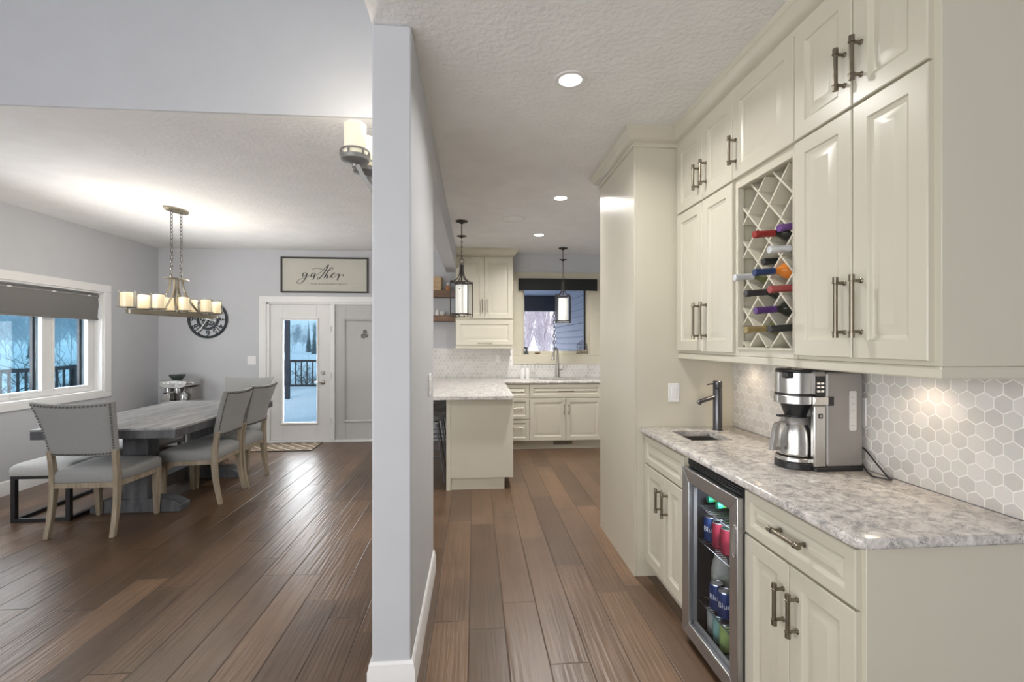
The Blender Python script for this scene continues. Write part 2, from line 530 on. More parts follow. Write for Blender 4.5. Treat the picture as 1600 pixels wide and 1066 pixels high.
MT['cartwood'] = mat('grey_cart_paint', (0.33, 0.33, 0.34), 0.5, var=0.05)
MT['decal'] = mat('grey_door_ornament', (0.16, 0.16, 0.16), 0.6, var=0.2)
MT['ventdark'] = mat('dark_vent_slot', (0.06, 0.05, 0.04), 0.6, var=0.1)
MT['vent'] = mat('taupe_vent_metal', (0.40, 0.36, 0.28), 0.5, var=0.05)


# ------------------------------------------------------------------ mesh builder
class MB:
    def __init__(self):
        self.v = []
        self.f = []

    def add(self, vs, fs):
        o = len(self.v)
        self.v += [tuple(p) for p in vs]
        self.f += [tuple(i + o for i in f) for f in fs]
        return self

    def box(self, x0, x1, y0, y1, z0, z1):
        p = [(x, y, z) for z in (z0, z1) for y in (y0, y1) for x in (x0, x1)]
        return self.add(p, [(0, 1, 3, 2), (4, 6, 7, 5), (0, 4, 5, 1), (2, 3, 7, 6), (0, 2, 6, 4), (1, 5, 7, 3)])

    def hexa(self, bot, top):
        """8-point solid: bot and top are 4 points each, same order"""
        return self.add(list(bot) + list(top), [(3, 2, 1, 0), (4, 5, 6, 7), (0, 1, 5, 4), (1, 2, 6, 5), (2, 3, 7, 6), (3, 0, 4, 7)])

    def prism(self, poly, a0, a1, axis='z'):
        n = len(poly)

        def P(p, a):
            return {'z': (p[0], p[1], a), 'y': (p[0], a, p[1]), 'x': (a, p[0], p[1])}[axis]
        vs = [P(p, a0) for p in poly] + [P(p, a1) for p in poly]
        fs = [tuple(range(n))[::-1], tuple(range(n, 2 * n))] + [(i, (i + 1) % n, n + (i + 1) % n, n + i) for i in range(n)]
        return self.add(vs, fs)

    def cyl(self, p0, p1, r0, r1=None, n=16, cap=True):
        r1 = r0 if r1 is None else r1
        p0, p1 = Vector(p0), Vector(p1)
        d = (p1 - p0).normalized()
        a = Vector((0, 0, 1)) if abs(d.z) < 0.9 else Vector((1, 0, 0))
        u = d.cross(a).normalized()
        w = d.cross(u)
        vs = []
        for p, r in ((p0, r0), (p1, r1)):
            for i in range(n):
                t = 2 * PI * i / n
                vs.append(p + u * (r * math.cos(t)) + w * (r * math.sin(t)))
        fs = [(i, (i + 1) % n, n + (i + 1) % n, n + i) for i in range(n)]
        if cap:
            fs += [tuple(range(n))[::-1], tuple(range(n, 2 * n))]
        return self.add(vs, fs)

    def lathe(self, c, prof, n=24, axis=(0, 0, 1), closed=False):
        """profile [(r,h)...] revolved about axis through c"""
        c = Vector(c)
        d = Vector(axis).normalized()
        a = Vector((1, 0, 0)) if abs(d.x) < 0.9 else Vector((0, 1, 0))
        u = (a - d * a.dot(d)).normalized()
        w = d.cross(u)
        m = len(prof)
        vs = []
        for r, h in prof:
            r = max(r, 1e-5)
            for i in range(n):
                t = 2 * PI * i / n
                vs.append(c + d * h + u * (r * math.cos(t)) + w * (r * math.sin(t)))
        fs = []
        for j in range(m if closed else m - 1):
            k = (j + 1) % m
            for i in range(n):
                fs.append((j * n + i, j * n + (i + 1) % n, k * n + (i + 1) % n, k * n + i))
        if not closed:
            fs += [tuple(range(n))[::-1], tuple(range((m - 1) * n, m * n))]
        return self.add(vs, fs)

    def tube(self, pts, r, n=8, closed=False, radii=None):
        pts = [Vector(p) for p in pts]
        m = len(pts)
        vs = []
        prev = None
        for i, p in enumerate(pts):
            if closed:
                d = (pts[(i + 1) % m] - pts[i - 1])
            else:
                d = pts[min(i + 1, m - 1)] - pts[max(i - 1, 0)]
            d.normalize()
            if prev is None:
                a = Vector((0, 0, 1)) if abs(d.z) < 0.9 else Vector((1, 0, 0))
                u = d.cross(a).normalized()
            else:
                u = (prev - d * prev.dot(d)).normalized()
            prev = u
            w = d.cross(u)
            rr = radii[i] if radii else r
            for k in range(n):
                t = 2 * PI * k / n
                vs.append(p + u * (rr * math.cos(t)) + w * (rr * math.sin(t)))
        fs = []
        for j in range(m if closed else m - 1):
            q = (j + 1) % m
            for i in range(n):
                fs.append((j * n + i, j * n + (i + 1) % n, q * n + (i + 1) % n, q * n + i))
        if not closed:
            fs += [tuple(range(n))[::-1], tuple(range((m - 1) * n, m * n))]
        return self.add(vs, fs)

    def bar(self, secs):
        """loft through rectangular sections: each = (centre, half-u vec, half-v vec)"""
        vs = []
        for c, u, v in secs:
            c, u, v = Vector(c), Vector(u), Vector(v)
            vs += [c - u - v, c + u - v, c + u + v, c - u + v]
        fs = []
        m = len(secs)
        for j in range(m - 1):
            for i in range(4):
                fs.append((j * 4 + i, j * 4 + (i + 1) % 4, j * 4 + 4 + (i + 1) % 4, j * 4 + 4 + i))
        fs += [(3, 2, 1, 0), tuple(range((m - 1) * 4, m * 4))]
        return self.add(vs, fs)

    def sphere(self, c, r, n=12, m=8, sc=(1, 1, 1)):
        prof = [(math.sin(PI * j / m) * r, -math.cos(PI * j / m) * r) for j in range(m + 1)]
        o = len(self.v)
        self.lathe((0, 0, 0), prof, n)
        for i in range(o, len(self.v)):
            x, y, z = self.v[i]
            self.v[i] = (c[0] + x * sc[0], c[1] + y * sc[1], c[2] + z * sc[2])
        return self

    def sweep(self, path, prof, close_ends=True):
        """profile [(offset to the left of travel, z)] swept along a plan polyline with mitres"""
        n = len(path)
        P = [Vector((p[0], p[1])) for p in path]
        vs = []
        for i in range(n):
            d0 = (P[i] - P[i - 1]).normalized() if i > 0 else None
            d1 = (P[i + 1] - P[i]).normalized() if i < n - 1 else None
            if d0 is None:
                d0 = d1
            if d1 is None:
                d1 = d0
            n0 = Vector((-d0.y, d0.x))
            n1 = Vector((-d1.y, d1.x))
            mm = (n0 + n1)
            mm = mm / max(0.3, mm.dot(n0))
            for o, z in prof:
                vs.append((P[i].x + mm.x * o, P[i].y + mm.y * o, z))
        k = len(prof)
        fs = []
        for i in range(n - 1):
            for j in range(k):
                fs.append((i * k + j, i * k + (j + 1) % k, (i + 1) * k + (j + 1) % k, (i + 1) * k + j))
        if close_ends:
            fs += [tuple(range(k))[::-1], tuple(range((n - 1) * k, n * k))]
        return self.add(vs, fs)

    def xf(self, M, start=0):
        for i in range(start, len(self.v)):
            self.v[i] = tuple(M @ Vector(self.v[i]))
        return self

    def build(self, name, m, parent=None, bevel=0.0, smooth=30, world=True, seg=2, recalc=True):
        me = bpy.data.meshes.new(name)
        vs = self.v
        if parent is not None and world:
            off = Vector((0, 0, 0))
            q = parent
            while q is not None:
                off += q.location
                q = q.parent
            vs = [tuple(Vector(p) - off) for p in vs]
        me.from_pydata(vs, [], self.f)
        if recalc:
            bm = bmesh.new()
            bm.from_mesh(me)
            bmesh.ops.recalc_face_normals(bm, faces=bm.faces)
            bm.to_mesh(me)
            bm.free()
        if smooth:
            me.polygons.foreach_set('use_smooth', [True] * len(me.polygons))
            me.set_sharp_from_angle(angle=math.radians(smooth))
        me.materials.append(MT[m] if isinstance(m, str) else m)
        o = bpy.data.objects.new(name, me)
        COL.objects.link(o)
        if parent is not None:
            o.parent = parent
        if bevel:
            md = o.modifiers.new('bevel', 'BEVEL')
            md.width = bevel
            md.segments = seg
            md.limit_method = 'ANGLE'
            md.angle_limit = math.radians(40)
        return o


def tag(o, label=None, cat=None, group=None, kind=None):
    if label:
        o['label'] = label
    if cat:
        o['category'] = cat
    if group:
        o['group'] = group
    if kind:
        o['kind'] = kind
    return o


def thing(name, label, cat, loc=(0, 0, 0), rz=0.0, group=None):
    o = bpy.data.objects.new(name, None)
    o.empty_display_size = 0.1
    COL.objects.link(o)
    o.location = loc
    o.rotation_euler = (0, 0, rz)
    return tag(o, label, cat, group)


def struct(name, mb, m, **kw):
    return tag(mb.build(name, m, **kw), kind='structure')


def dup(o, parent=None):
    c = o.copy()
    COL.objects.link(c)
    c.parent = parent
    for ch in list(o.children):
        dup(ch, c)
    return c


def place(o, loc, rz, label):
    c = dup(o)
    c.location = loc
    c.rotation_euler = (0, 0, rz)
    c['label'] = label
    return c


def text_geo(s, size, ext=0.0006, align='CENTER', spacing=1.0):
    cu = bpy.data.curves.new('lettering', 'FONT')
    cu.body = s
    cu.size = size
    cu.extrude = ext
    cu.align_x = align
    cu.align_y = 'CENTER'
    cu.space_character = spacing
    o = bpy.data.objects.new('lettering', cu)
    COL.objects.link(o)
    dg = bpy.context.evaluated_depsgraph_get()
    me = bpy.data.meshes.new_from_object(o.evaluated_get(dg))
    vs = [tuple(v.co) for v in me.vertices]
    fs = [tuple(p.vertices) for p in me.polygons]
    bpy.data.objects.remove(o)
    bpy.data.curves.remove(cu)
    bpy.data.meshes.remove(me)
    return vs, fs


def spline(pts, k=8):
    """Catmull-Rom through pts"""
    out = []
    P = [Vector(p) for p in pts]
    for i in range(len(P) - 1):
        a = P[max(i - 1, 0)]
        b, c = P[i], P[i + 1]
        d = P[min(i + 2, len(P) - 1)]
        for j in range(k):
            t = j / k
            out.append(0.5 * ((2 * b) + (c - a) * t + (2 * a - 5 * b + 4 * c - d) * t * t + (3 * b - a - 3 * c + d) * t ** 3))
    out.append(P[-1])
    return out


def rrect(x0, x1, y0, y1, r, n=5):
    pts = []
    for cx, cy, a in ((x1 - r, y0 + r, -PI / 2), (x1 - r, y1 - r, 0), (x0 + r, y1 - r, PI / 2), (x0 + r, y0 + r, PI)):
        for i in range(n + 1):
            t = a + PI / 2 * i / n
            pts.append((cx + r * math.cos(t), cy + r * math.sin(t)))
    return pts

# ================================================================== THE SETTING
H = 2.74
YB = 6.90                      # inner face of the back wall
XL = -4.385                    # inner face of the dining wall with the window
XW = 1.61                      # bar wall
struct('floor', MB().box(-5.2, 2.75, -2.4, YB + 0.15, -0.12, 0.0), 'floor', smooth=0)

mb = MB().box(-0.42, 2.70, -2.4, YB + 0.15, H, H + 0.12)
mb.box(XL - 0.15, -0.42, 2.80, YB + 0.15, H, H + 0.12)
struct('ceiling', mb, 'ceil', smooth=0)
struct('ceiling_sky_block', MB().box(-5.2, -0.42, -2.4, 2.93, 5.2, 5.3), 'ceil', smooth=0)  # unseen ceiling, put in to keep sky light off the drop wall
# drop wall over the dining opening, upper wall over the hall
struct('wall_upper', MB().box(XL - 0.15, -0.42, 2.785, 2.799, H - 0.001, 5.2).box(XL - 0.15, -0.42, 2.799, 2.93, H + 0.121, 5.2), 'wall', smooth=0)
struct('wall_hall_upper', MB().box(-0.42, -0.28, -2.4, 2.93, H + 0.121, 5.2), 'wall', smooth=0)
struct('wall_light_block_living', MB().box(-5.2, -0.42, -2.4, -2.28, 2.9, 5.2), 'wall', smooth=0)  # unseen upper wall, added to dim the light on the drop wall
struct('wall_light_block_hall', MB().box(-0.42, XW + 0.12, -2.52, -2.4, 0, H), 'wall', smooth=0)  # unseen wall added behind the camera to shade the cabinet end panels
struct('wall_partition', MB().box(-0.42, -0.26, 1.96, 2.985, 0, H - 0.0005), 'wall', bevel=0.008, seg=3)
struct('wall_header', MB().box(-0.415, -0.26, 2.985, YB, 2.45, H - 0.0005), 'wall', smooth=0)
struct('wall_right', MB().box(XW, XW + 0.12, -2.4, 3.60, 0, H), 'wall', smooth=0)
struct('wall_kitchen_return', MB().box(XW + 0.0, 2.70, 3.60, 3.72, 0, H), 'wall', smooth=0)
struct('wall_kitchen_right', MB().box(2.58, 2.70, 3.72, YB, 0, H), 'wall', smooth=0)

# back wall with the patio door opening and the kitchen window opening
DX0, DX1, DZ = -2.935, -1.02, 1.995
KX0, KX1, KZ0, KZ1 = 0.695, 1.700, 1.235, 2.345
mb = MB()
y0, y1 = YB, YB + 0.15
mb.box(XL - 0.15, DX0, y0, y1, 0, H).box(DX0, DX1, y0, y1, DZ, H).box(DX1, KX0, y0, y1, 0, H)
mb.box(KX0, KX1, y0, y1, 0, KZ0).box(KX0, KX1, y0, y1, KZ1, H).box(KX1, 2.70, y0, y1, 0, H)
struct('wall_back', mb, 'wall', smooth=0)

# dining wall with its window
WY0, WY1, WZ0, WZ1 = 3.45, 5.925, 0.850, 2.022
mb = MB()
x0, x1 = XL - 0.15, XL
mb.box(x0, x1, -2.4, WY0, 0, 5.2 if False else H).box(x0, x1, WY0, WY1, 0, WZ0).box(x0, x1, WY0, WY1, WZ1, H).box(x0, x1, WY1, YB, 0, H)
mb.box(x0, x1, -2.4, 2.93, H, 5.2)
struct('wall_left', mb, 'wall', smooth=0)

# baseboards: profile swept along the wall foot
BBP = [(0, 0), (0.016, 0), (0.016, 0.098), (0.011, 0.112), (0.011, 0.122), (0.004, 0.134), (0, 0.134)]
struct('baseboard_partition', MB().sweep([(-0.42, 2.985), (-0.42, 1.96), (-0.26, 1.96), (-0.26, 2.985)], [(-o, z) for o, z in BBP], True), 'trim')
struct('baseboard_left', MB().sweep([(XL, YB), (XL, -2.0)], BBP), 'trim')
struct('baseboard_back', MB().sweep([(-3.04, YB), (XL, YB)], BBP), 'trim')

# ---- hexagon backsplashes (real tiles over a grout bed)
def hexwall(name, u0, u1, v0, v1, fixed, axis, skip=None):
    """tiles 53 mm across flats, points up; axis 'x': wall at x=fixed, u=y ; 'y': wall at y=fixed, u=x"""
    w = 0.053
    g = 0.0022
    R = (w / 2 - g) / math.cos(PI / 6)
    t = MB()
    rows = int((v1 - v0) / (w * 0.866)) + 3
    cols = int((u1 - u0) / w) + 3
    for r in range(-1, rows):
        for c in range(-1, cols):
            cu = u0 + 0.006 + c * w + (w / 2 if r % 2 else 0)
            cv = v0 + 0.012 + r * w * 0.866
            poly = []
            for k in range(6):
                a = PI / 6 + k * PI / 3
                poly.append((min(max(cu + R * math.cos(a), u0), u1), min(max(cv + R * math.sin(a), v0), v1)))
            if max(p[0] for p in poly) - min(p[0] for p in poly) < 0.006 or max(p[1] for p in poly) - min(p[1] for p in poly) < 0.006:
                continue
            if skip and skip(cu, cv):
                continue
            q = []
            for p in poly:
                if not q or abs(p[0] - q[-1][0]) + abs(p[1] - q[-1][1]) > 1e-5:
                    q.append(p)
            if abs(q[0][0] - q[-1][0]) + abs(q[0][1] - q[-1][1]) < 1e-5:
                q.pop()
            if len(q) < 3:
                continue
            if axis == 'x':
                t.prism(q, fixed - 0.0085, fixed - 0.005, 'x')
            else:
                t.prism(q, fixed - 0.0085, fixed - 0.005, 'y')
    root = thing(name, None, None, (fixed, u0, v0) if axis == 'x' else (u0, fixed, v0))
    root['kind'] = 'structure'
    if axis == 'x':
        MB().box(fixed - 0.007, fixed - 0.0003, u0, u1, v0, v1).build('grout', 'grout', root, smooth=0)
    else:
        MB().box(u0, u1, fixed - 0.007, fixed - 0.0003, v0, 1.107).box(u0, 0.554, fixed - 0.007, fixed - 0.0003, 1.107, v1).box(1.861, u1, fixed - 0.007, fixed - 0.0003, 1.107, v1).build('grout', 'grout', root, smooth=0)
    t.build('tile', 'tile', root, smooth=0)
    return root


hexwall('wall_backsplash', 1.17, 2.809, 0.916, 1.40, XW, 'x')
hexwall('wall_backsplash_kitchen', -0.95, 2.50, 0.916, 1.345, YB, 'y', skip=lambda u, v: 0.53 < u < 1.88 and v > 1.10)

# ---- dining window
def window_dining():
    w = thing('window_1', None, None, (XL, WY0, WZ0))
    w['kind'] = 'structure'
    X = XL
    c = MB()
    t, d = 0.105, 0.020
    c.box(X, X + d, WY0 - t, WY1 + t, WZ1, WZ1 + 0.090)
    c.box(X, X + d, WY0 - t, WY1 + t, WZ0 - 0.068, WZ0)
    c.box(X, X + d, WY0 - t, WY0, WZ0, WZ1)
    c.box(X, X + d, WY1, WY1 + t, WZ0, WZ1)
    c.build('casing', 'trim', w, bevel=0.004)
    j = MB()
    j.box(X - 0.145, X + 0.012, WY0, WY1, WZ0, WZ0 + 0.018)
    j.box(X - 0.145, X + 0.004, WY0, WY1, WZ1 - 0.018, WZ1)
    j.box(X - 0.145, X + 0.004, WY0, WY0 + 0.018, WZ0, WZ1)
    j.box(X - 0.145, X + 0.004, WY1 - 0.018, WY1, WZ0, WZ1)
    j.build('jamb', 'trim', w, bevel=0.003)
    GX = X - 0.115
    cells = [(3.56, 4.38), (4.54, 5.225), (5.375, 5.80)]
    zb, zt = 0.94, 1.95
    f = MB()
    f.box(GX - 0.02, GX + 0.03, WY0 + 0.018, WY1 - 0.018, WZ0 + 0.018, zb)
    f.box(GX - 0.02, GX + 0.03, WY0 + 0.018, WY1 - 0.018, zt, WZ1 - 0.018)
    ys = [WY0 + 0.018] + [v for cc in cells for v in cc] + [WY1 - 0.018]
    for a, b in zip(ys[::2], ys[1::2]):
        f.box(GX - 0.02, GX + 0.03, a, b, zb, zt)
    f.build('frame', 'doorwhite', w, bevel=0.004)
    f = MB()
    for a, b in cells:
        f.box(GX + 0.02, GX + 0.042, a - 0.022, a + 0.0, zb - 0.02, zt).box(GX + 0.02, GX + 0.042, b, b + 0.022, zb - 0.02, zt).box(GX + 0.02, GX + 0.042, a, b, zb - 0.02, zb)
    f.build('sash', 'trim', w, bevel=0.003)
    s = MB()
    for a, b in cells:
        s.box(GX - 0.045, GX - 0.02, b - 0.034, b, zb, zt)
    s.build('screen_frame', 'deckrail', w)
    for a, b in cells:
        MB().box(GX - 0.004, GX + 0.004, a, b, zb, zt).build('pane', 'winglass', w, smooth=0)
    for yc in (4.95, 3.95):
        MB().box(GX + 0.03, GX + 0.047, yc - 0.055, yc + 0.055, zb - 0.052, zb - 0.032).build('crank_handle', 'doorwhite', w, bevel=0.006)


window_dining()

# roller blind: tube, fabric, hem bar, bead chain
rb = thing('roller_blind', 'half-lowered grey roller blind across the top of the dining window', 'blind', (XL - 0.03, (WY0 + WY1) / 2, WZ1 - 0.06))
MB().cyl((XL - 0.045, WY0 + 0.03, WZ1 - 0.052), (XL - 0.045, WY1 - 0.03, WZ1 - 0.052), 0.026, n=20).build('roller_tube', 'blind', rb)
MB().box(XL - 0.024, XL - 0.018, WY0 + 0.03, WY1 - 0.05, WZ1 - 0.060, WZ1 - 0.050).build('clip_rail', 'nickel', rb)
for yy in (3.9, 4.35, 4.82, 5.30, 5.75):
    MB().box(XL - 0.024, XL - 0.012, yy - 0.022, yy + 0.022, WZ1 - 0.063, WZ1 - 0.046).build('clip', 'whiteplastic', rb, bevel=0.003)
fab = MB()
sec = []
for i in range(9):
    t = i / 8
    sec.append((XL - 0.022 + 0.008 * math.sin(t * PI * 1.3), t))
poly = [(x, WZ1 - 0.05 - t * 0.262) for x, t in sec] + [(x - 0.003, WZ1 - 0.05 - t * 0.262) for x, t in sec[::-1]]
fab.prism(poly, WY0 + 0.035, WY1 - 0.045, 'y')
fab.build('blind_fabric', 'blind', rb)
MB().box(XL - 0.030, XL - 0.014, WY0 + 0.035, WY1 - 0.045, 1.690, 1.712).build('hem_bar', 'blind', rb, bevel=0.005)
ch = MB()
ch.tube(spline([(XL - 0.03, WY1 - 0.03, WZ1 - 0.05), (XL - 0.02, WY1 - 0.045, 1.85), (XL - 0.015, WY1 - 0.04, 1.72), (XL - 0.02, WY1 - 0.022, 1.60), (XL - 0.03, WY1 - 0.02, 1.35)]), 0.003, 6)
ch.build('bead_chain', 'whiteplastic', rb)

# ---- patio doors
def patio_doors():
    t = thing('trim_1', None, None, (DX0, YB, 0))
    t['kind'] = 'structure'
    c = MB()
    c.box(DX0 - 0.098, DX0, YB - 0.020, YB, 0, DZ)
    c.box(DX0 - 0.098, DX1 + 0.1, YB - 0.020, YB, DZ, DZ + 0.088)
    c.box(DX1, DX1 + 0.1, YB - 0.020, YB, 0, DZ)
    c.build('casing', 'trim', t, bevel=0.004)
    j = MB()
    j.box(DX0, DX0 + 0.042, YB - 0.006, YB + 0.14, 0, DZ).box(-2.055, -1.995, YB - 0.012, YB + 0.14, 0.03, DZ - 0.025)
    j.box(DX0, DX1, YB - 0.006, YB + 0.14, DZ - 0.025, DZ).box(DX1 - 0.04, DX1, YB - 0.006, YB + 0.14, 0, DZ)
    j.build('jamb', 'trim', t, bevel=0.004)
    MB().box(DX0, DX1, YB - 0.010, YB + 0.14, 0, 0.034).build('threshold', 'trim', t, bevel=0.006)
    hg = MB()
    for z in (0.30, 0.95, 1.62):
        hg.cyl((-2.048, YB - 0.020, z - 0.045), (-2.048, YB - 0.020, z + 0.045), 0.010, n=10)
    hg.build('hinge', 'trim', t)

    def slab(name, xa, xb, ga, gb, gz0, gz1, paint, glass):
        d = thing(name, None, None, (xa, YB + 0.03, 0.036))
        d['kind'] = 'structure'
        ya, yb = YB + 0.012, YB + 0.055
        s = MB()
        z0, z1 = 0.036, DZ - 0.027
        s.box(xa, ga, ya, yb, z0, z1).box(gb, xb, ya, yb, z0, z1).box(ga, gb, ya, yb, z0, gz0).box(ga, gb, ya, yb, gz1, z1)
        s.build('slab', paint, d, bevel=0.003)
        f = MB()
        e = 0.034
        pr = [(0.0, ya), (0.004, ya - 0.012), (0.014, ya - 0.016), (0.026, ya - 0.010), (e, ya)]
        # raised glazing frame ring
        ring = []
        for o, yy in pr:
            ring.append([(ga - e + o, yy, gz0 - e + o), (gb + e - o, yy, gz0 - e + o), (gb + e - o, yy, gz1 + e - o), (ga - e + o, yy, gz1 + e - o)])
        vs = [p for r in ring for p in r]
        fs = []
        for a in range(len(ring) - 1):
            for i in range(4):
                fs.append((a * 4 + i, a * 4 + (i + 1) % 4, a * 4 + 4 + (i + 1) % 4, a * 4 + 4 + i))
        f.add(vs, fs)
        f.build('glazing_frame', paint, d, recalc=True)
        # shallow raised border around the glass
        b = MB()
        for o in (0.055, 0.063):
            pass
        MB().box(ga, gb, ya + 0.012, ya + 0.020, gz0, gz1).build('pane', glass, d, smooth=0)
        return d
    d1 = slab('door_1', -2.890, -2.058, -2.715, -2.252, 0.292, 1.745, 'doorwhite', 'doorglass')
    d2 = slab('door_2', -1.992, -1.062, -1.845, -1.210, 0.315, 1.735, 'doorgrey', 'panelgrey')
    lk_ = MB().lathe((-2.165, YB + 0.012, 0.992), [(0.030, 0), (0.030, 0.008), (0.024, 0.014), (0.012, 0.014), (0.012, 0.024), (0.002, 0.024)], 20, (0, -1, 0))
    lk_.build('deadbolt', 'nickel', d1)
    hd = MB().lathe((-2.165, YB + 0.012, 0.858), [(0.032, 0), (0.032, 0.008), (0.022, 0.014), (0.011, 0.016), (0.011, 0.046), (0.002, 0.048)], 20, (0, -1, 0))
    hd.tube([(-2.165, YB - 0.030, 0.858), (-2.200, YB - 0.034, 0.860), (-2.250, YB - 0.032, 0.866), (-2.270, YB - 0.028, 0.868)], 0.009, 8)
    hd.build('door_handle', 'nickel', d1)
    # grey flower ornament on the second door's panel
    o = tag(MB().build('door_ornament', 'decal') if False else None, None) if False else None
    fl = MB()
    for (cx, cz, r) in ((-1.578, 1.583, 0.030), (-1.602, 1.520, 0.036), (-1.560, 1.525, 0.030)):
        for k in range(5):
            a = k * 2 * PI / 5 + cx * 40
            fl.sphere((cx + math.cos(a) * r * 0.6, YB + 0.020, cz + math.sin(a) * r * 0.6), r * 0.48, 8, 6, (1, 0.25, 1))
    tag(fl.build('door_ornament', 'decal'), 'small grey flower ornament on the frosted panel of the right patio door', 'ornament')


patio_doors()

# ---- kitchen window
def window_kitchen():
    w = thing('window_2', None, None, (KX0, YB, KZ0))
    w['kind'] = 'structure'
    c = MB()
    c.box(0.555, 1.86, YB - 0.022, YB, KZ1, 2.462).box(0.555, 1.86, YB - 0.022, YB, 1.108, KZ0)
    c.box(0.555, KX0, YB - 0.022, YB, KZ0, KZ1).box(KX1, 1.86, YB - 0.022, YB, KZ0, KZ1)
    c.build('casing', 'creamtrim', w, bevel=0.004)
    j = MB()
    j.box(KX0, KX1, YB - 0.02, YB + 0.14, KZ0, KZ0 + 0.016).box(KX0, KX1, YB - 0.004, YB + 0.14, KZ1 - 0.016, KZ1)
    j.box(KX0, KX0 + 0.016, YB - 0.004, YB + 0.14, KZ0, KZ1).box(KX1 - 0.016, KX1, YB - 0.004, YB + 0.14, KZ0, KZ1)
    j.build('jamb', 'creamtrim', w, bevel=0.003)
    f = MB()
    xa, xb, za, zb = KX0 + 0.016, KX1 - 0.016, KZ0 + 0.016, KZ1 - 0.016
    g0, g1, h0, h1 = 0.735, 1.668, 1.300, 2.30
    yy0, yy1 = YB + 0.085, YB + 0.135
    f.box(xa, g0, yy0, yy1, za, zb).box(g1, xb, yy0, yy1, za, zb).box(g0, g1, yy0, yy1, za, h0).box(g0, g1, yy0, yy1, h1, zb)
    f.build('frame', 'creamtrim', w, bevel=0.004)
    MB().box(g1 - 0.022, g1, yy0 + 0.02, yy1 + 0.01, h0, h1).build('screen_frame', 'deckrail', w)
    MB().box(g0, g1, YB + 0.105, YB + 0.112, h0, h1).build('pane', 'kitglass', w, smooth=0)


window_kitchen()
va = thing('window_valance', 'black fabric valance across the head of the kitchen window', 'blind', (1.22, YB - 0.06, 2.19))
MB().box(0.640, 1.800, YB - 0.085, YB - 0.070, 2.190, 2.362).build('front_panel', 'blackfab', va, bevel=0.003)
MB().box(0.640, 1.800, YB - 0.070, YB - 0.023, 2.345, 2.362).build('top_board', 'blackfab', va)
MB().box(0.640, 0.652, YB - 0.070, YB - 0.023, 2.190, 2.345).build('side_return', 'blackfab', va)
MB().box(1.788, 1.800, YB - 0.070, YB - 0.023, 2.190, 2.345).build('side_return', 'blackfab', va)

# ================================================================== CABINET HELPERS
def frame_axes(face):
    """face 'x-': front looks to -X, u runs along +Y ; face 'y-': front looks to -Y, u runs along +X"""
    if face == 'x-':
        return Vector((0, 1, 0)), Vector((0, 0, 1)), Vector((-1, 0, 0))
    return Vector((1, 0, 0)), Vector((0, 0, 1)), Vector((0, -1, 0))


def panel_front(name, parent, face, plane, u0, u1, v0, v1, fw=0.056, th=0.020, m='cream'):
    """raised-panel cabinet front; plane = coordinate of its back face"""
    U, V, N = frame_axes(face)
    g = 0.0015
    u0, u1, v0, v1 = u0 + g, u1 - g, v0 + g, v1 - g
    base = Vector((plane, 0, 0)) if face == 'x-' else Vector((0, plane, 0))
    w, h = u1 - u0, v1 - v0
    k = min(1.0, min(w, h) / 0.20)
    rings = [(0, 0.0), (0, th - 0.003), (0.003, th), (fw, th), (fw + 0.004, th - 0.006), (fw + 0.010 * k, th - 0.008),
             (fw + 0.016 * k, th - 0.011), (fw + 0.020 * k, th - 0.011), (fw + 0.046 * k, th - 0.002), (fw + 0.050 * k, th - 0.002)]
    vs = []
    for i, d in rings:
        for a, b in ((u0 + i, v0 + i), (u1 - i, v0 + i), (u1 - i, v1 - i), (u0 + i, v1 - i)):
            vs.append(base + U * a + V * b + N * d)
    fs = [(3, 2, 1, 0)]
    n = len(rings)
    for r in range(n - 1):
        for i in range(4):
            fs.append((r * 4 + i, r * 4 + (i + 1) % 4, r * 4 + 4 + (i + 1) % 4, r * 4 + 4 + i))
    fs.append(tuple(range((n - 1) * 4, n * 4)))
    return MB().add(vs, fs).build(name, m, parent, smooth=20)


def pull(parent, face, plane, u, v0, v1, horizontal=False, proud=0.033, r=0.0070, m='bronze'):
    """bar pull with collared posts, centred at u (or from v0 to v1 along u if horizontal, at height u)"""
    U, V, N = frame_axes(face)
    base = Vector((plane, 0, 0)) if face == 'x-' else Vector((0, plane, 0))

    def P(t, d):
        return base + (U * t + V * u if horizontal else U * u + V * t) + N * d
    A = U if horizontal else V
    L = v1 - v0
    b = MB()
    b.lathe(P(v0, proud), [(0.001, 0), (r * 1.25, 0.0005), (r * 1.25, 0.017), (r * 1.5, 0.018), (r * 1.5, 0.021), (r, 0.022), (r, L - 0.022),
                           (r * 1.5, L - 0.021), (r * 1.5, L - 0.018), (r * 1.25, L - 0.017), (r * 1.25, L - 0.0005), (0.001, L)], 12, A)
    for t in (v0 + 0.0195, v1 - 0.0195):
        b.lathe(P(t, 0.0), [(r * 1.25, 0), (r * 1.25, 0.003), (r * 0.75, 0.005), (r * 0.75, proud - 0.004)], 10, N)
    return b.build('handle', m, parent)


# ================================================================== THE BAR
YE, YT = 1.17, 2.812           # near end and tall-cabinet side of the bar
XU, XUD = 1.252, 1.252         # face frame of the wall cabinets
XB = 1.055                     # face frame of the base cabinets
UB, UT = 1.372, 2.635

def carcass(mbx, x0, x1, y0, y1, z0, z1):
    mbx.box(x0, x1, y0, y1, z0, z1)
    return mbx


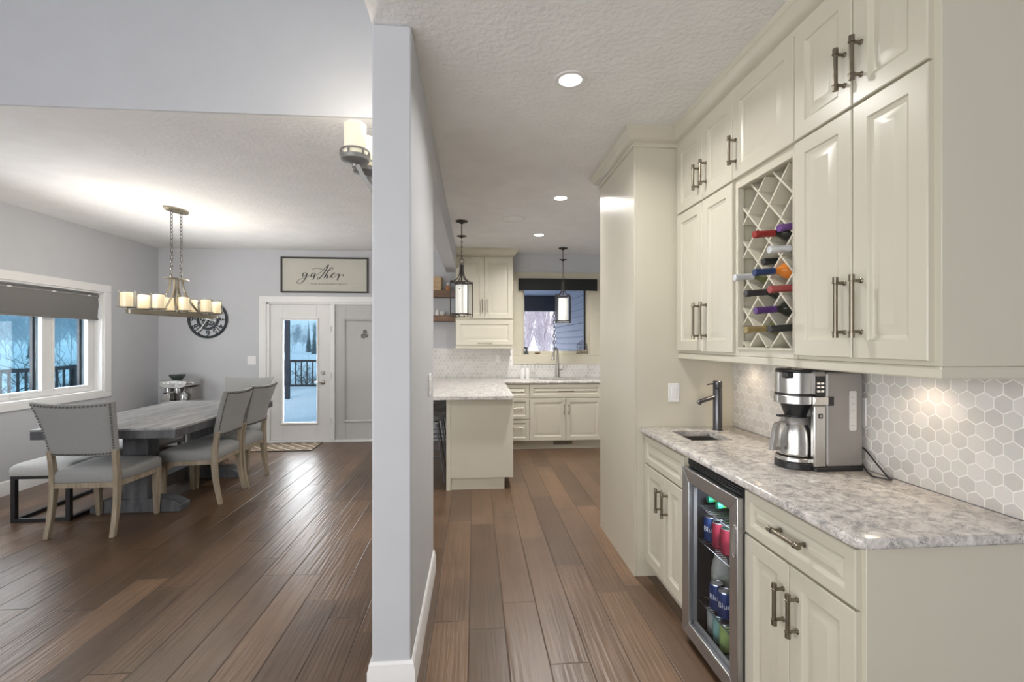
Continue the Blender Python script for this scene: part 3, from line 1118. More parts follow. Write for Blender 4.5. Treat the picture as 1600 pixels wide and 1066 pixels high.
uc = thing('wall_cabinet', 'cream wall cabinet with four doors right of the wine rack, above the coffee maker', 'cabinet', (XU, 1.45, UB))
carcass(MB(), XU, XW - 0.0005, YE, 1.732, UB, UT).build('body', 'cream', uc, bevel=0.002)
for (a, b, hu) in ((1.190, 1.449, 1.412), (1.451, 1.7315, 1.480)):
    d = panel_front('door', uc, 'x-', XU, a, b, 1.385, 2.207)
    pull(d, 'x-', XU - 0.020, hu, 1.452, 1.655)
    d = panel_front('door', uc, 'x-', XU, a, b, 2.213, 2.628)
    pull(d, 'x-', XU - 0.020, hu, 2.276, 2.418)

uc2 = thing('wall_cabinet', 'cream wall cabinet with two pairs of doors above the bar sink, beside the tall cabinet', 'cabinet', (XU, 2.49, UB))
carcass(MB(), XU, XW - 0.0005, 2.1695, YT - 0.0005, UB, UT).build('body', 'cream', uc2, bevel=0.002)
for (a, b, hu) in ((2.170, 2.468, 2.425), (2.470, 2.790, 2.508)):
    d = panel_front('door', uc2, 'x-', XU, a, b, 1.385, 2.207)
    pull(d, 'x-', XU - 0.020, hu, 1.452, 1.655)
    d = panel_front('door', uc2, 'x-', XU, a, b, 2.213, 2.628)
    pull(d, 'x-', XU - 0.020, hu, 2.276, 2.415)

wr = thing('wine_rack_cabinet', 'cream cabinet with an open diamond-lattice wine rack below one lift door', 'cabinet', (XU, 1.95, UB))
ry0, ry1 = 1.7325, 2.169
rz0, rz1 = 1.414, 2.163
mb = MB()
mb.box(XU + 0.02, XW - 0.0005, ry0, ry0 + 0.016, UB, 2.20).box(XU + 0.02, XW - 0.0005, ry1 - 0.016, ry1, UB, 2.20)
mb.box(XW - 0.012, XW - 0.0005, ry0 + 0.016, ry1 - 0.016, UB, 2.20)
mb.box(XU + 0.02, XW - 0.012, ry0 + 0.016, ry1 - 0.016, UB, rz0 - 0.004).box(XU + 0.02, XW - 0.012, ry0 + 0.016, ry1 - 0.016, rz1 + 0.004, 2.20)
mb.box(XU, XW - 0.0005, ry0, ry1, 2.20, UT)
mb.build('body', 'cream', wr)
fr = MB()
oy0, oy1 = 1.752, 2.135
fr.box(XU - 0.004, XU + 0.02, ry0, oy0, UB, 2.20).box(XU - 0.004, XU + 0.02, oy1, ry1, UB, 2.20)
fr.box(XU - 0.004, XU + 0.02, oy0, oy1, UB, rz0).box(XU - 0.004, XU + 0.02, oy0, oy1, rz1, 2.20)
fr.build('face_frame', 'cream', wr, bevel=0.002)
bd = MB()
bd.box(XU - 0.012, XU - 0.004, oy1, oy1 + 0.012, rz0 - 0.012, rz1 + 0.012).box(XU - 0.012, XU - 0.004, oy0 - 0.012, oy0, rz0 - 0.012, rz1 + 0.012)
bd.box(XU - 0.012, XU - 0.004, oy0, oy1, rz1, rz1 + 0.012).box(XU - 0.012, XU - 0.004, oy0, oy1, rz0 - 0.012, rz0)
bd.build('bead', 'cream', wr, bevel=0.003)
la = MB()
# diagonal slats: (y+z) families, period 0.155 in z
cy, cz, per, tk = 1.860, 1.481, 0.1575, 0.0042
lx0, lx1 = XU + 0.014, XU + 0.135


def slat(sign, c):
    # line z = cz + c + sign*(y-cy), clipped to the opening
    ya, yb = oy0, oy1
    pts = []
    for y in (ya, yb):
        pts.append((y, cz + c + sign * (y - cy)))
    (y0_, z0_), (y1_, z1_) = pts
    def clip(y0_, z0_, y1_, z1_):
        t0, t1 = 0.0, 1.0
        dz = z1_ - z0_
        for lim, s in ((rz0, 1), (rz1, -1)):
            f0 = (z0_ - lim) * s
            f1 = (z1_ - lim) * s
            if f0 < 0 and f1 < 0:
                return None
            if f0 < 0:
                t0 = max(t0, f0 / (f0 - f1))
            if f1 < 0:
                t1 = min(t1, f0 / (f0 - f1))
        if t1 - t0 < 0.04:
            return None
        return (y0_ + (y1_ - y0_) * t0, z0_ + dz * t0, y0_ + (y1_ - y0_) * t1, z0_ + dz * t1)
    r = clip(y0_, z0_, y1_, z1_)
    if not r:
        return
    a, b, c2, d2 = r
    n = Vector((-(d2 - b), c2 - a)).normalized() * tk
    poly = [(a - n.x, b - n.y), (c2 - n.x, d2 - n.y), (c2 + n.x, d2 + n.y), (a + n.x, b + n.y)]
    la.prism(poly, lx0 if sign > 0 else lx0 + 0.0006, lx1, 'x')


for k in range(-6, 12):
    slat(1, k * per)
    slat(-1, k * per)
la.build('lattice', 'cream', wr, smooth=0)
d = panel_front('lift_door', wr, 'x-', XU, ry0 + 0.001, ry1 - 0.001, 2.213, 2.628)
pull(d, 'x-', XU - 0.020, 2.140, 2.276, 2.415)

# crown, light rail: continuous runs
cp = [(0.0, 2.630), (0.012, 2.630), (0.014, 2.643), (0.008, 2.648), (0.010, 2.656), (0.030, 2.664), (0.046, 2.684), (0.058, 2.706), (0.066, 2.712), (0.068, 2.7392), (0.0, 2.7392)]
cr = tag(MB().sweep([(XW - 0.001, YE), (XU, YE), (XU, YT), (0.972, YT), (0.972, 3.60), (XW - 0.001, 3.60)], cp).build('crown_molding', 'cream', smooth=35),
         'stepped cream crown molding running along the bar cabinets to the ceiling', 'molding')
lr = [(-0.022, 1.3375), (0.003, 1.3375), (0.006, 1.342), (0.006, 1.366), (0.002, 1.3715), (-0.022, 1.3715)]
tag(MB().sweep([(XW - 0.001, YE), (XU, YE), (XU, YT - 0.001)], lr).build('light_rail', 'cream'),
    'narrow cream light rail under the bar wall cabinets', 'molding')
for i, (yy, lab) in enumerate(((1.53, 'small round puck light under the cabinet nearest the counter end'), (2.08, 'small round puck light under the wine rack'),
                              (2.58, 'small round puck light under the cabinet by the bar faucet'))):
    p = thing('puck_light', lab, 'light', (1.50, yy, UB), 0, 'puck lights under the bar cabinets')
    MB().lathe((1.50, yy, UB - 0.0135), [(0.034, 0.0), (0.036, 0.003), (0.036, 0.013)], 20).build('housing', 'nickel', p)
    MB().lathe((1.50, yy, UB - 0.0155), [(0.026, 0.0), (0.028, 0.002)], 20).build('lens', 'puck', p)
    lamp('puck_glow', 'SPOT', (1.50, yy, UB - 0.02), 2.2, (1.0, 0.80, 0.60), 0.03, parent=p, spot_size=2.3, spot_blend=0.8)

# tall cabinet
tc = thing('tall_cabinet', 'floor-to-ceiling cream tall cabinet with plain panels at the end of the bar', 'cabinet', (1.3, 3.2, 0))
MB().box(0.990, XW - 0.0005, YT, 3.595, 0, H - 0.0008).build('body', 'cream', tc, bevel=0.002)
MB().box(0.972, 0.990, YT, 3.60, 0.0, H - 0.0008).build('front_panel', 'cream', tc, bevel=0.002)

# base cabinets
bc = thing('base_cabinet', 'cream base cabinet with one drawer over two doors at the near end of the bar', 'cabinet', (1.33, 1.45, 0))
YBE = 1.192
mb = MB().box(XB, XW - 0.0005, YBE, 1.737, 0.10, 0.8845)
mb.box(XB + 0.055, XW - 0.0005, YBE, 1.737, 0, 0.10)
mb.build('body', 'cream', bc, bevel=0.002)
d = panel_front('drawer', bc, 'x-', XB, 1.205, 1.736, 0.708, 0.872, 0.036)
pull(d, 'x-', XB - 0.020, 0.800, 1.386, 1.540, True)
d = panel_front('door', bc, 'x-', XB, 1.205, 1.478, 0.112, 0.702)
pull(d, 'x-', XB - 0.020, 1.437, 0.487, 0.628)
d = panel_front('door', bc, 'x-', XB, 1.480, 1.736, 0.112, 0.702)
pull(d, 'x-', XB - 0.020, 1.506, 0.487, 0.628)

bs = thing('base_cabinet', 'cream base cabinet with two doors under the bar sink', 'cabinet', (1.33, 2.53, 0))
mb = MB().box(XB, 1.13, 2.243, YT - 0.001, 0.10, 0.8845)
mb.box(1.13, XW - 0.0005, 2.243, YT - 0.001, 0.10, 0.66).box(1.40, XW - 0.0005, 2.243, YT - 0.001, 0.66, 0.8845)
mb.box(1.13, 1.40, 2.243, 2.38, 0.66, 0.8845).box(1.13, 1.40, 2.69, YT - 0.001, 0.66, 0.8845)
mb.box(XB + 0.055, XW - 0.0005, 2.243, YT - 0.001, 0, 0.10)
mb.build('body', 'cream', bs, bevel=0.002)
panel_front('false_drawer_front', bs, 'x-', XB, 2.265, YT - 0.004, 0.702, 0.868, 0.036)
d = panel_front('door', bs, 'x-', XB, 2.265, 2.507, 0.112, 0.696)
pull(d, 'x-', XB - 0.020, 2.462, 0.487, 0.626)
d = panel_front('door', bs, 'x-', XB, 2.509, YT - 0.004, 0.112, 0.696)
pull(d, 'x-', XB - 0.020, 2.546, 0.487, 0.622)

# counter with a sink cut-out
SX0, SX1, SY0, SY1 = 1.146, 1.372, 2.405, 2.668


def slab_hole(X0, X1, Y0, Y1, hx0, hx1, hy0, hy1, z0, z1, rc=0.0, e=0.006):
    """worktop slab with an eased outer edge and a rectangular cut-out"""
    b = MB()
    if rc:
        o = [(X0, Y1), (X1, Y1), (X1, Y0), (X0 + rc, Y0)] + [(X0 + rc - rc * math.sin(t * PI / 12), Y0 + rc - rc * math.cos(t * PI / 12)) for t in range(1, 6)] + [(X0, Y0 + rc)]
    else:
        o = [(X0, Y1), (X1, Y1), (X1, Y0), (X0, Y0)]
    n = len(o)
    P = [Vector(p) for p in o]

    def inset(d):
        out = []
        for i in range(n):
            a, c = (P[i] - P[i - 1]).normalized(), (P[(i + 1) % n] - P[i]).normalized()
            na, nc = Vector((a.y, -a.x)), Vector((c.y, -c.x))
            m = na + nc
            m = m / max(0.3, m.dot(na))
            out.append(P[i] + m * d)
        return out
    rings = [(e, z0), (e * 0.3, z0 + e * 0.3), (0, z0 + e), (0, z1 - e), (e * 0.3, z1 - e * 0.3), (e, z1)]
    for d, z in rings:
        for p in inset(d):
            b.v.append((p.x, p.y, z))
    for r in range(len(rings) - 1):
        for j in range(n):
            b.f.append((r * n + j, r * n + (j + 1) % n, (r + 1) * n + (j + 1) % n, (r + 1) * n + j))
    m = len(b.v)
    for z in (z0, z1):
        b.v += [(hx0, hy1, z), (hx1, hy1, z), (hx1, hy0, z), (hx0, hy0, z)]
    for L, h in ((0, m), ((len(rings) - 1) * n, m + 4)):
        b.f += [(L + 0, L + 1, h + 1, h), (L + 1, L + 2, h + 2, h + 1), tuple([h + 3, h + 2] + list(range(L + 2, L + n))), (L + n - 1, L + 0, h, h + 3)]
    for j in range(4):
        b.f.append((m + j, m + (j + 1) % 4, m + 4 + (j + 1) % 4, m + 4 + j))
    return b


ct = slab_hole(1.012, XW - 0.0095, YE - 0.001, YT - 0.001, SX0, SX1, SY0, SY1, 0.885, 0.9155, 0.03).build('countertop', 'quartz', smooth=50)
tag(ct, 'speckled grey and white quartz countertop along the bar', 'countertop')
sk = thing('bar_sink', 'small square stainless bar sink set into the quartz counter', 'sink', (1.26, 2.536, 0.70))
b = MB()
t = 0.004
zt, zb = 0.8845, 0.70
b.box(SX0 - 0.012, SX0 - 0.002, SY0 - 0.010, SY1 + 0.010, zb, zt).box(SX1 + 0.002, SX1 + 0.012, SY0 - 0.010, SY1 + 0.010, zb, zt)
b.box(SX0 - 0.002, SX1 + 0.002, SY0 - 0.010, SY0 - 0.002, zb, zt).box(SX0 - 0.002, SX1 + 0.002, SY1 + 0.002, SY1 + 0.010, zb, zt)
b.box(SX0 - 0.012, SX1 + 0.012, SY0 - 0.010, SY1 + 0.010, zb - 0.006, zb)
b.build('basin', 'steel', sk)
MB().lathe((1.26, 2.536, zb), [(0.001, 0.003), (0.03, 0.003), (0.04, 0.001), (0.042, 0)], 20).build('drain', 'nickel', sk)

bf = thing('bar_faucet', 'slim dark single-lever faucet behind the bar sink', 'faucet', (1.437, 2.690, 0.9155))
b = MB().lathe((1.437, 2.690, 0.9155), [(0.031, 0), (0.031, 0.004), (0.0255, 0.006), (0.0255, 0.245), (0.0245, 0.247)], 24)
b.build('body', 'darksteel', bf)
MB().lathe((1.437, 2.690, 1.164), [(0.0245, 0), (0.0255, 0.002), (0.0255, 0.038), (0.023, 0.042), (0.001, 0.042)], 24).build('cap', 'darksteel', bf)
b = MB().cyl((1.418, 2.690, 1.112), (1.322, 2.678, 1.086), 0.0125, n=16)
b.cyl((1.328, 2.679, 1.088), (1.314, 2.677, 1.076), 0.0138, 0.0138, n=16)
b.build('spout', 'darksteel', bf)
MB().cyl((1.420, 2.688, 1.192), (1.368, 2.680, 1.186), 0.0045, 0.0038, n=10).build('lever', 'darksteel', bf)

sw = thing('light_switch', 'white rocker light switch on the tall cabinet side above the bar counter', 'switch', (1.222, YT, 1.125))
MB().box(1.187, 1.257, YT - 0.006, YT - 0.0003, 1.068, 1.184).build('plate', 'whiteplastic', sw, bevel=0.003)
MB().hexa([(1.205, YT - 0.006, 1.092), (1.239, YT - 0.006, 1.092), (1.239, YT - 0.006, 1.160), (1.205, YT - 0.006, 1.160)],
          [(1.206, YT - 0.008, 1.093), (1.238, YT - 0.008, 1.093), (1.238, YT - 0.011, 1.159), (1.206, YT - 0.011, 1.159)]).build('rocker', 'whiteplastic', sw, bevel=0.001)
ol = thing('wall_outlet', 'white outlet cover on the hexagon tiles behind the coffee maker', 'outlet', (XW - 0.008, 1.842, 1.15))
MB().box(XW - 0.016, XW - 0.0088, 1.806, 1.878, 1.092, 1.208).build('plate', 'whiteplastic', ol, bevel=0.002)
b = MB()
for z in (1.130, 1.170):
    b.box(XW - 0.0185, XW - 0.016, 1.826, 1.858, z - 0.014, z + 0.014)
b.build('socket', 'whiteplastic', ol, bevel=0.002)

# ---- wine bottles in the rack
def bottle(y, k, foil, glass, label, xt, lift=0.008, tilt=4.5, r=0.0365):
    L = 0.30
    tilt = math.radians(tilt)
    o = Vector((xt, y, cz + 0.07875 * k + lift))
    ax = Vector((math.cos(tilt), 0, math.sin(tilt)))
    t = thing('wine_bottle', label, 'bottle', o, 0, 'wine bottles in the diamond rack')
    MB().lathe(o, [(0.0135, 0.086), (0.0138, 0.100), (0.019, 0.113), (r - 0.006, 0.130), (r - 0.001, 0.142), (r, 0.152), (r, L - 0.012), (r - 0.006, L), (0.010, L - 0.006), (0.001, L - 0.004)], 24, ax).build('glass_body', glass, t, smooth=50)
    MB().lathe(o, [(0.001, 0.0005), (0.0135, 0.0), (0.0152, 0.002), (0.0155, 0.022), (0.0140, 0.026), (0.0142, 0.080), (0.0146, 0.087)], 20, ax).build('foil_capsule', 'foil_' + foil, t)
    MB().lathe(o, [(r + 0.0003, 0.175), (r + 0.0006, 0.176), (r + 0.0006, 0.262), (r + 0.0003, 0.263)], 24, ax).build('paper_label', 'label', t)


bottle(1.860, 5, 'red', 'winedark', 'wine bottle with a bright red foil neck in the upper part of the diamond rack', 1.149)
bottle(1.784, 6, 'purple', 'winedark', 'wine bottle with a light purple foil neck, topmost in the diamond rack', 1.205, -0.062, 9)
bottle(1.781, 4, 'silver', 'winegreen', 'wine bottle with a white foil neck just below the light purple one', 1.163)
bottle(2.018, 3, 'silver', 'winegreen', 'wine bottle with a white foil neck jutting out past the rack frame', 1.156)
bottle(1.860, 3, 'navy', 'wineorange', 'wine bottle with a navy blue foil neck and an amber body mid-rack', 1.150)
bottle(1.939, 4, 'onyx', 'winedark', 'dark wine bottle pushed deep into the rack above the navy-necked one', 1.240, -0.012)
bottle(1.939, 2, 'charcoal', 'winedark', 'wine bottle with a charcoal foil neck, to the left of the dusty rose one', 1.160)
bottle(1.781, 2, 'rose', 'winedark', 'wine bottle with a dusty rose foil neck, level with the charcoal one', 1.165)
bottle(1.860, 1, 'violet', 'winedark', 'wine bottle with a deep violet foil neck above the gold one', 1.155)
bottle(1.939, 0, 'gold', 'winegreen', 'wine bottle with a gold foil neck in the bottom row of the rack', 1.160)
bottle(1.781, 0, 'onyx', 'winedark', 'wine bottle with a black foil neck in the bottom row of the rack', 1.165)

# ---- coffee maker
CZ = 0.9155
cm = thing('coffee_maker', 'brushed steel and grey drip coffee maker on the bar counter', 'coffee maker', (1.40, 1.885, CZ))


def headpoly(x0, x1, yc, r, n=14):
    pts = [(x1, yc - r), (x1, yc + r)]
    cx = x0 + r
    for i in range(n + 1):
        a = PI / 2 + PI * i / n
        pts.append((cx + r * math.cos(a), yc + r * math.sin(a)))
    return pts


yc, hr = 1.885, 0.080
MB().prism(headpoly(1.270, 1.372, yc, hr), CZ, CZ + 0.030).prism(rrect(1.362, 1.572, yc - 0.100, yc + 0.100, 0.012), CZ, CZ + 0.018).build('base', 'black', cm, bevel=0.004)
MB().prism(headpoly(1.272, 1.372, yc, hr - 0.002), CZ + 0.030, CZ + 0.048).build('base_band', 'steel', cm, bevel=0.003)
MB().lathe((1.348, yc, CZ + 0.048), [(0.070, 0), (0.070, 0.003), (0.001, 0.003)], 28).build('warming_plate', 'black', cm)
MB().prism(rrect(1.410, 1.572, yc - 0.098, yc + 0.098, 0.016), CZ + 0.018, CZ + 0.402).build('body', 'greyplastic', cm, bevel=0.010, seg=3)
MB().box(1.358, 1.4105, yc - 0.099, yc - 0.074, CZ + 0.018, CZ + 0.268).build('column', 'steel', cm, bevel=0.006)
MB().box(1.362, 1.4105, yc - 0.094, yc + 0.092, CZ + 0.310, CZ + 0.404).build('control_housing', 'greyplastic', cm, bevel=0.004)
MB().prism(headpoly(1.272, 1.364, yc, hr), CZ + 0.310, CZ + 0.398).build('brew_head', 'steel', cm, bevel=0.002)
MB().prism(headpoly(1.270, 1.366, yc, hr + 0.001), CZ + 0.302, CZ + 0.310).build('shadow_band', 'black', cm)
hb = MB().prism(headpoly(1.268, 1.414, yc, hr + 0.002), CZ + 0.268, CZ + 0.302)
hb.box(1.360, 1.418, yc - 0.101, yc - 0.085, CZ + 0.268, CZ + 0.302)
hb.build('lower_band', 'steel', cm, bevel=0.002)
MB().box(1.4175, 1.440, yc - 0.1015, yc - 0.09, CZ + 0.266, CZ + 0.303).build('side_badge', 'black', cm, bevel=0.001)
b = MB().prism(headpoly(1.274, 1.368, yc, hr - 0.002), CZ + 0.398, CZ + 0.410).prism(rrect(1.366, 1.505, yc - 0.088, yc + 0.088, 0.02), CZ + 0.4025, CZ + 0.412)
b.build('lid', 'black', cm, bevel=0.004)
b = MB().box(1.268, 1.302, yc - 0.060, yc - 0.025, CZ + 0.374, CZ + 0.402).build('lid_latch', 'black', cm, bevel=0.006)
# filter basket under the head
MB().lathe((1.348, yc, CZ + 0.210), [(0.030, 0.0), (0.040, 0.004), (0.058, 0.058), (0.060, 0.0575), (0.001, 0.0575)], 24).build('filter_basket', 'black', cm)
cp_ = MB().box(1.366, 1.406, yc - 0.0955, yc - 0.094, CZ + 0.305, CZ + 0.385).build('control_panel', 'black', cm)
bt = MB()
for i, zz in enumerate((0.320, 0.337, 0.352)):
    bt.box(1.371, 1.384, yc - 0.0975, yc - 0.0955, CZ + zz, CZ + zz + 0.008).box(1.388, 1.401, yc - 0.0975, yc - 0.0955, CZ + zz, CZ + zz + 0.008)
bt.build('buttons', 'chrome', cp_)
b = MB()
b.box(1.375, 1.393, yc - 0.1005, yc - 0.099, CZ + 0.215, CZ + 0.235).build('power_button', 'black', cm, bevel=0.002)
MB().box(1.380, 1.388, yc - 0.1012, yc - 0.1003, CZ + 0.220, CZ + 0.230).build('button_icon', 'nickel', cm)
wwn = MB().prism(rrect(1.507, 1.537, CZ + 0.165, CZ + 0.325, 0.006), yc - 0.1005, yc - 0.097, 'y').build('water_window', 'water', cm)
b = MB()
for zz in (0.185, 0.215, 0.245, 0.272, 0.298):
    b.box(1.514, 1.528, yc - 0.1012, yc - 0.1005, CZ + zz, CZ + zz + 0.0025)
b.build('level_mark', 'nickel', wwn)
cd_ = MB()
cd_.tube(spline([(1.571, 1.83, CZ + 0.10), (1.585, 1.80, CZ + 0.085), (1.580, 1.74, CZ + 0.045), (1.575, 1.68, CZ + 0.006), (1.566, 1.655, CZ + 0.0045),
                 (1.545, 1.670, CZ + 0.0045), (1.530, 1.70, CZ + 0.0045), (1.552, 1.735, CZ + 0.0045), (1.560, 1.76, CZ + 0.006), (1.572, 1.80, CZ + 0.03)]), 0.0032, 8)
cd_.build('power_cord', 'black', cm)

cf = thing('coffee_carafe', 'stainless steel thermal carafe with a dark handle standing in the coffee maker', 'carafe', (1.348, yc, CZ + 0.052))
z0 = CZ + 0.0515
MB().lathe((1.348, yc, z0), [(0.001, 0), (0.066, 0), (0.070, 0.004), (0.0695, 0.012), (0.0695, 0.060), (0.066, 0.100), (0.057, 0.128), (0.054, 0.134)], 32).build('body', 'steel', cf, smooth=50)
MB().lathe((1.348, yc, z0), [(0.0545, 0.128), (0.0565, 0.132), (0.053, 0.152), (0.048, 0.158), (0.001, 0.159)], 28).build('collar', 'greyplastic', cf)
b = MB().lathe((1.348, yc, z0 + 0.158), [(0.001, 0.0), (0.042, 0.0), (0.040, 0.008), (0.001, 0.010)], 24)
b.box(1.262, 1.336, yc - 0.022, yc - 0.002, z0 + 0.160, z0 + 0.168)
b.build('lid', 'black', cf)
hs = spline([(1.288, yc - 0.02, z0 + 0.138), (1.250, yc - 0.034, z0 + 0.140), (1.232, yc - 0.042, z0 + 0.120), (1.221, yc - 0.047, z0 + 0.070), (1.212, yc - 0.050, z0 + 0.030)], 6)
b = MB()
b.bar([(p, (0.0 + 0.009, 0, 0.002), (0, 0.011, 0)) for p in hs])
b.bar([((1.236, yc - 0.040, z0 + 0.034), (0, 0, 0.006), (0.02, 0.010, 0)), ((1.270, yc - 0.030, z0 + 0.030), (0, 0, 0.006), (0.006, 0.010, 0))])
b.build('handle', 'greyplastic', cf, bevel=0.003)

# ---- beverage fridge
FY0, FY1 = 1.741, 2.224
bf_ = thing('beverage_fridge', 'glass-door beverage fridge with a steel frame built into the bar', 'fridge', (1.30, 1.98, 0))
b = MB()
cx0, cx1, cy0, cy1, cz0, cz1 = 1.048, 1.585, 1.7390, 2.236, 0.008, 0.872
b.box(cx0, cx1, cy0, cy0 + 0.03, cz0, cz1).box(cx0, cx1, cy1 - 0.03, cy1, cz0, cz1).box(cx1 - 0.03, cx1, cy0 + 0.03, cy1 - 0.03, cz0, cz1)
b.box(cx0, cx1 - 0.03, cy0 + 0.03, cy1 - 0.03, cz0, 0.070).box(cx0, cx1 - 0.03, cy0 + 0.03, cy1 - 0.03, 0.828, cz1)
b.build('cabinet', 'blackm', bf_, bevel=0.003)
b = MB().box(1.040, 1.048, FY0, FY1, 0.842, 0.870)
for i in range(3):
    b.box(1.034, 1.040, FY0 + 0.01, FY1 - 0.01, 0.845 + i * 0.009, 0.849 + i * 0.009)
b.build('vent_grille', 'black', bf_)
dr = None
b = MB()
X0, X1 = 1.008, 1.044
sz = 0.062
zb_, zt_ = 0.042, 0.834
# mitred, slightly cushioned frame
for quad in (((FY0, zb_), (FY1, zb_), (FY1 - sz, zb_ + sz), (FY0 + sz, zb_ + sz)), ((FY0, zt_), (FY1, zt_), (FY1 - sz, zt_ - sz), (FY0 + sz, zt_ - sz)),
             ((FY0, zb_), (FY0, zt_), (FY0 + sz, zt_ - sz), (FY0 + sz, zb_ + sz)), ((FY1, zb_), (FY1, zt_), (FY1 - sz, zt_ - sz), (FY1 - sz, zb_ + sz))):
    b.hexa([(X1, y, z) for y, z in quad], [(X0 if i < 2 else X0 + 0.004, y, z) for i, (y, z) in enumerate(quad)])
dr = b.build('door', 'steelv', bf_, bevel=0.003)
MB().box(X0 + 0.018, X0 + 0.022, FY0 + sz - 0.004, FY1 - sz + 0.004, zb_ + sz - 0.004, zt_ - sz + 0.004).build('glass', 'fridgeglass', dr, smooth=0)
g = MB()
for a in ((FY0 + sz - 0.002, FY0 + sz + 0.014, zb_ + sz, zt_ - sz), (FY1 - sz - 0.014, FY1 - sz + 0.002, zb_ + sz, zt_ - sz)):
    g.box(X0 + 0.023, X1 + 0.004, a[0], a[1], a[2], a[3])
for a in ((zb_ + sz - 0.002, zb_ + sz + 0.014), (zt_ - sz - 0.014, zt_ - sz + 0.002)):
    g.box(X0 + 0.023, X1 + 0.004, FY0 + sz, FY1 - sz, a[0], a[1])
g.build('gasket', 'greyplastic', dr)
h = MB()
ring = []
oy, oz0, oz1, rr = FY0 + 0.021, 0.610, 0.712, 0.011
pts = []
for i in range(13):
    a = PI * i / 12
    pts.append((oy + rr * math.cos(a), oz1 + rr * math.sin(a)))
for i in range(13):
    a = PI + PI * i / 12
    pts.append((oy + rr * math.cos(a), oz0 + rr * math.sin(a)))
h.tube([(X0 + 0.001, y, z) for y, z in pts], 0.0035, 8, closed=True)
h.build('handle', 'chrome', dr)
MB().prism([(y, z) for y, z in pts], X0 - 0.0006, X0 + 0.002, 'x').build('handle_recess', 'greyplastic', dr)
shelf_z = (0.655, 0.492, 0.205)
for z in shelf_z:
    b = MB()
    for i in range(22):
        y = cy0 + 0.045 + i * (cy1 - cy0 - 0.09) / 21
        b.cyl((1.075, y, z), (1.54, y, z), 0.0017, n=6)
    for x in (1.072, 1.30, 1.54):
        b.cyl((x, cy0 + 0.031, z - 0.002), (x, cy1 - 0.031, z - 0.002), 0.0030, n=8)
    b.build('wire_shelf', 'chrome', bf_)
lamp('fridge_glow', 'AREA', (1.10, 1.90, 0.822), 5, (0.92, 0.97, 1.0), 0.10, parent=bf_)


def wrap_text(s, c, r, z, size, a0):
    """lettering wrapped round a can at angle a0"""
    vs, fs = text_geo(s, size, 0.0)
    out = []
    for x, y, _ in vs:
        a = a0 + x / r
        out.append((c[0] + math.cos(a) * r, c[1] + math.sin(a) * r, z + y))
    return out, fs


def can(x, y, z, m, label, word=None, rad=0.033, h=0.122):
    t = thing('drink_can', label, 'can', (x, y, z), 0, 'drink cans in the beverage fridge')
    MB().lathe((x, y, z), [(rad * 0.75, 0.0), (rad * 0.8, 0.002), (rad, 0.010), (rad, h - 0.014), (rad * 0.92, h - 0.006)], 24).build('body', m, t)
    MB().lathe((x, y, z), [(rad * 0.92, h - 0.006), (rad * 0.86, h - 0.001), (rad * 0.82, h - 0.001), (rad * 0.80, h - 0.004), (rad * 0.1, h - 0.004)], 24).build('top', 'aluminium', t)
    if word:
        vs, fs = wrap_text(word, (x, y), rad + 0.0006, z + h * 0.52, 0.034, -2.25)
        MB().add(vs, fs).build('lettering', 'cantext', t, smooth=0, recalc=False)


s1, s2, s3 = 0.494, 0.207, 0.070
can(1.115, 2.150, s1, 'canblue', 'deep blue can with white lettering alone at the far end of the upper fridge shelf', 'Blue')
can(1.118, 2.076, s1, 'canred', 'crimson and black can beside the deep blue can on the upper fridge shelf')
can(1.120, 2.003, s1, 'canred', 'crimson can closest to the fridge door handle on the upper shelf')
can(1.112, 2.090, s2, 'canblue', 'deep blue can standing beside the floral bottle on the lower fridge shelf', 'Blue')
can(1.116, 2.020, s2, 'canblue', 'deep blue can closest to the fridge handle on the lower shelf', 'Blue')
can(1.118, 2.128, s3, 'canpale', 'slim pale grey can on the fridge floor, farthest from the handle', None, 0.029, 0.130)
can(1.112, 2.062, s3, 'canteal', 'slim mint green can in the middle of the fridge floor', None, 0.029, 0.130)
can(1.108, 1.998, s3, 'canlime', 'slim lime green can on the fridge floor by the handle side', None, 0.029, 0.130)
t = thing('cream_bottle', 'cream plastic bottle with a mottled floral label on the lower fridge shelf', 'bottle', (1.165, 2.155, s2))
MB().lathe((1.165, 2.155, s2), [(0.034, 0), (0.040, 0.004), (0.040, 0.150), (0.034, 0.185), (0.024, 0.215), (0.020, 0.222), (0.001, 0.222)], 24).build('body', 'cream_bottle', t)
MB().lathe((1.165, 2.155, s2), [(0.0403, 0.030), (0.0406, 0.031), (0.0406, 0.140), (0.0403, 0.141)], 24).build('wrap_label', 'floralprint', t)
MB().lathe((1.165, 2.155, s2), [(0.0225, 0.222), (0.0225, 0.262), (0.020, 0.266), (0.001, 0.266)], 20).build('cap', 'ceramic', t)
for (y, lab) in ((2.150, 'green bottle with a teal cap lying on the top fridge shelf, farther from the handle'), (2.065, 'green bottle with a teal cap lying on the top fridge shelf, nearer the handle')):
    t = thing('green_bottle', lab, 'bottle', (1.10, y, 0.658 + 0.033), 0, 'green bottles on the top fridge shelf')
    o = (1.10, y, 0.658 + 0.033)
    MB().lathe(o, [(0.012, 0.018), (0.013, 0.05), (0.030, 0.105), (0.0325, 0.13), (0.0325, 0.225), (0.028, 0.232), (0.001, 0.232)], 20, (1, 0, 0)).build('glass_body', 'greenglass', t)
    MB().lathe(o, [(0.001, 0), (0.0145, 0.0), (0.0150, 0.003), (0.0150, 0.022)], 20, (1, 0, 0)).build('cap', 'greencap', t)

# ================================================================== KITCHEN
YK = 6.21                      # face frame of the sink run
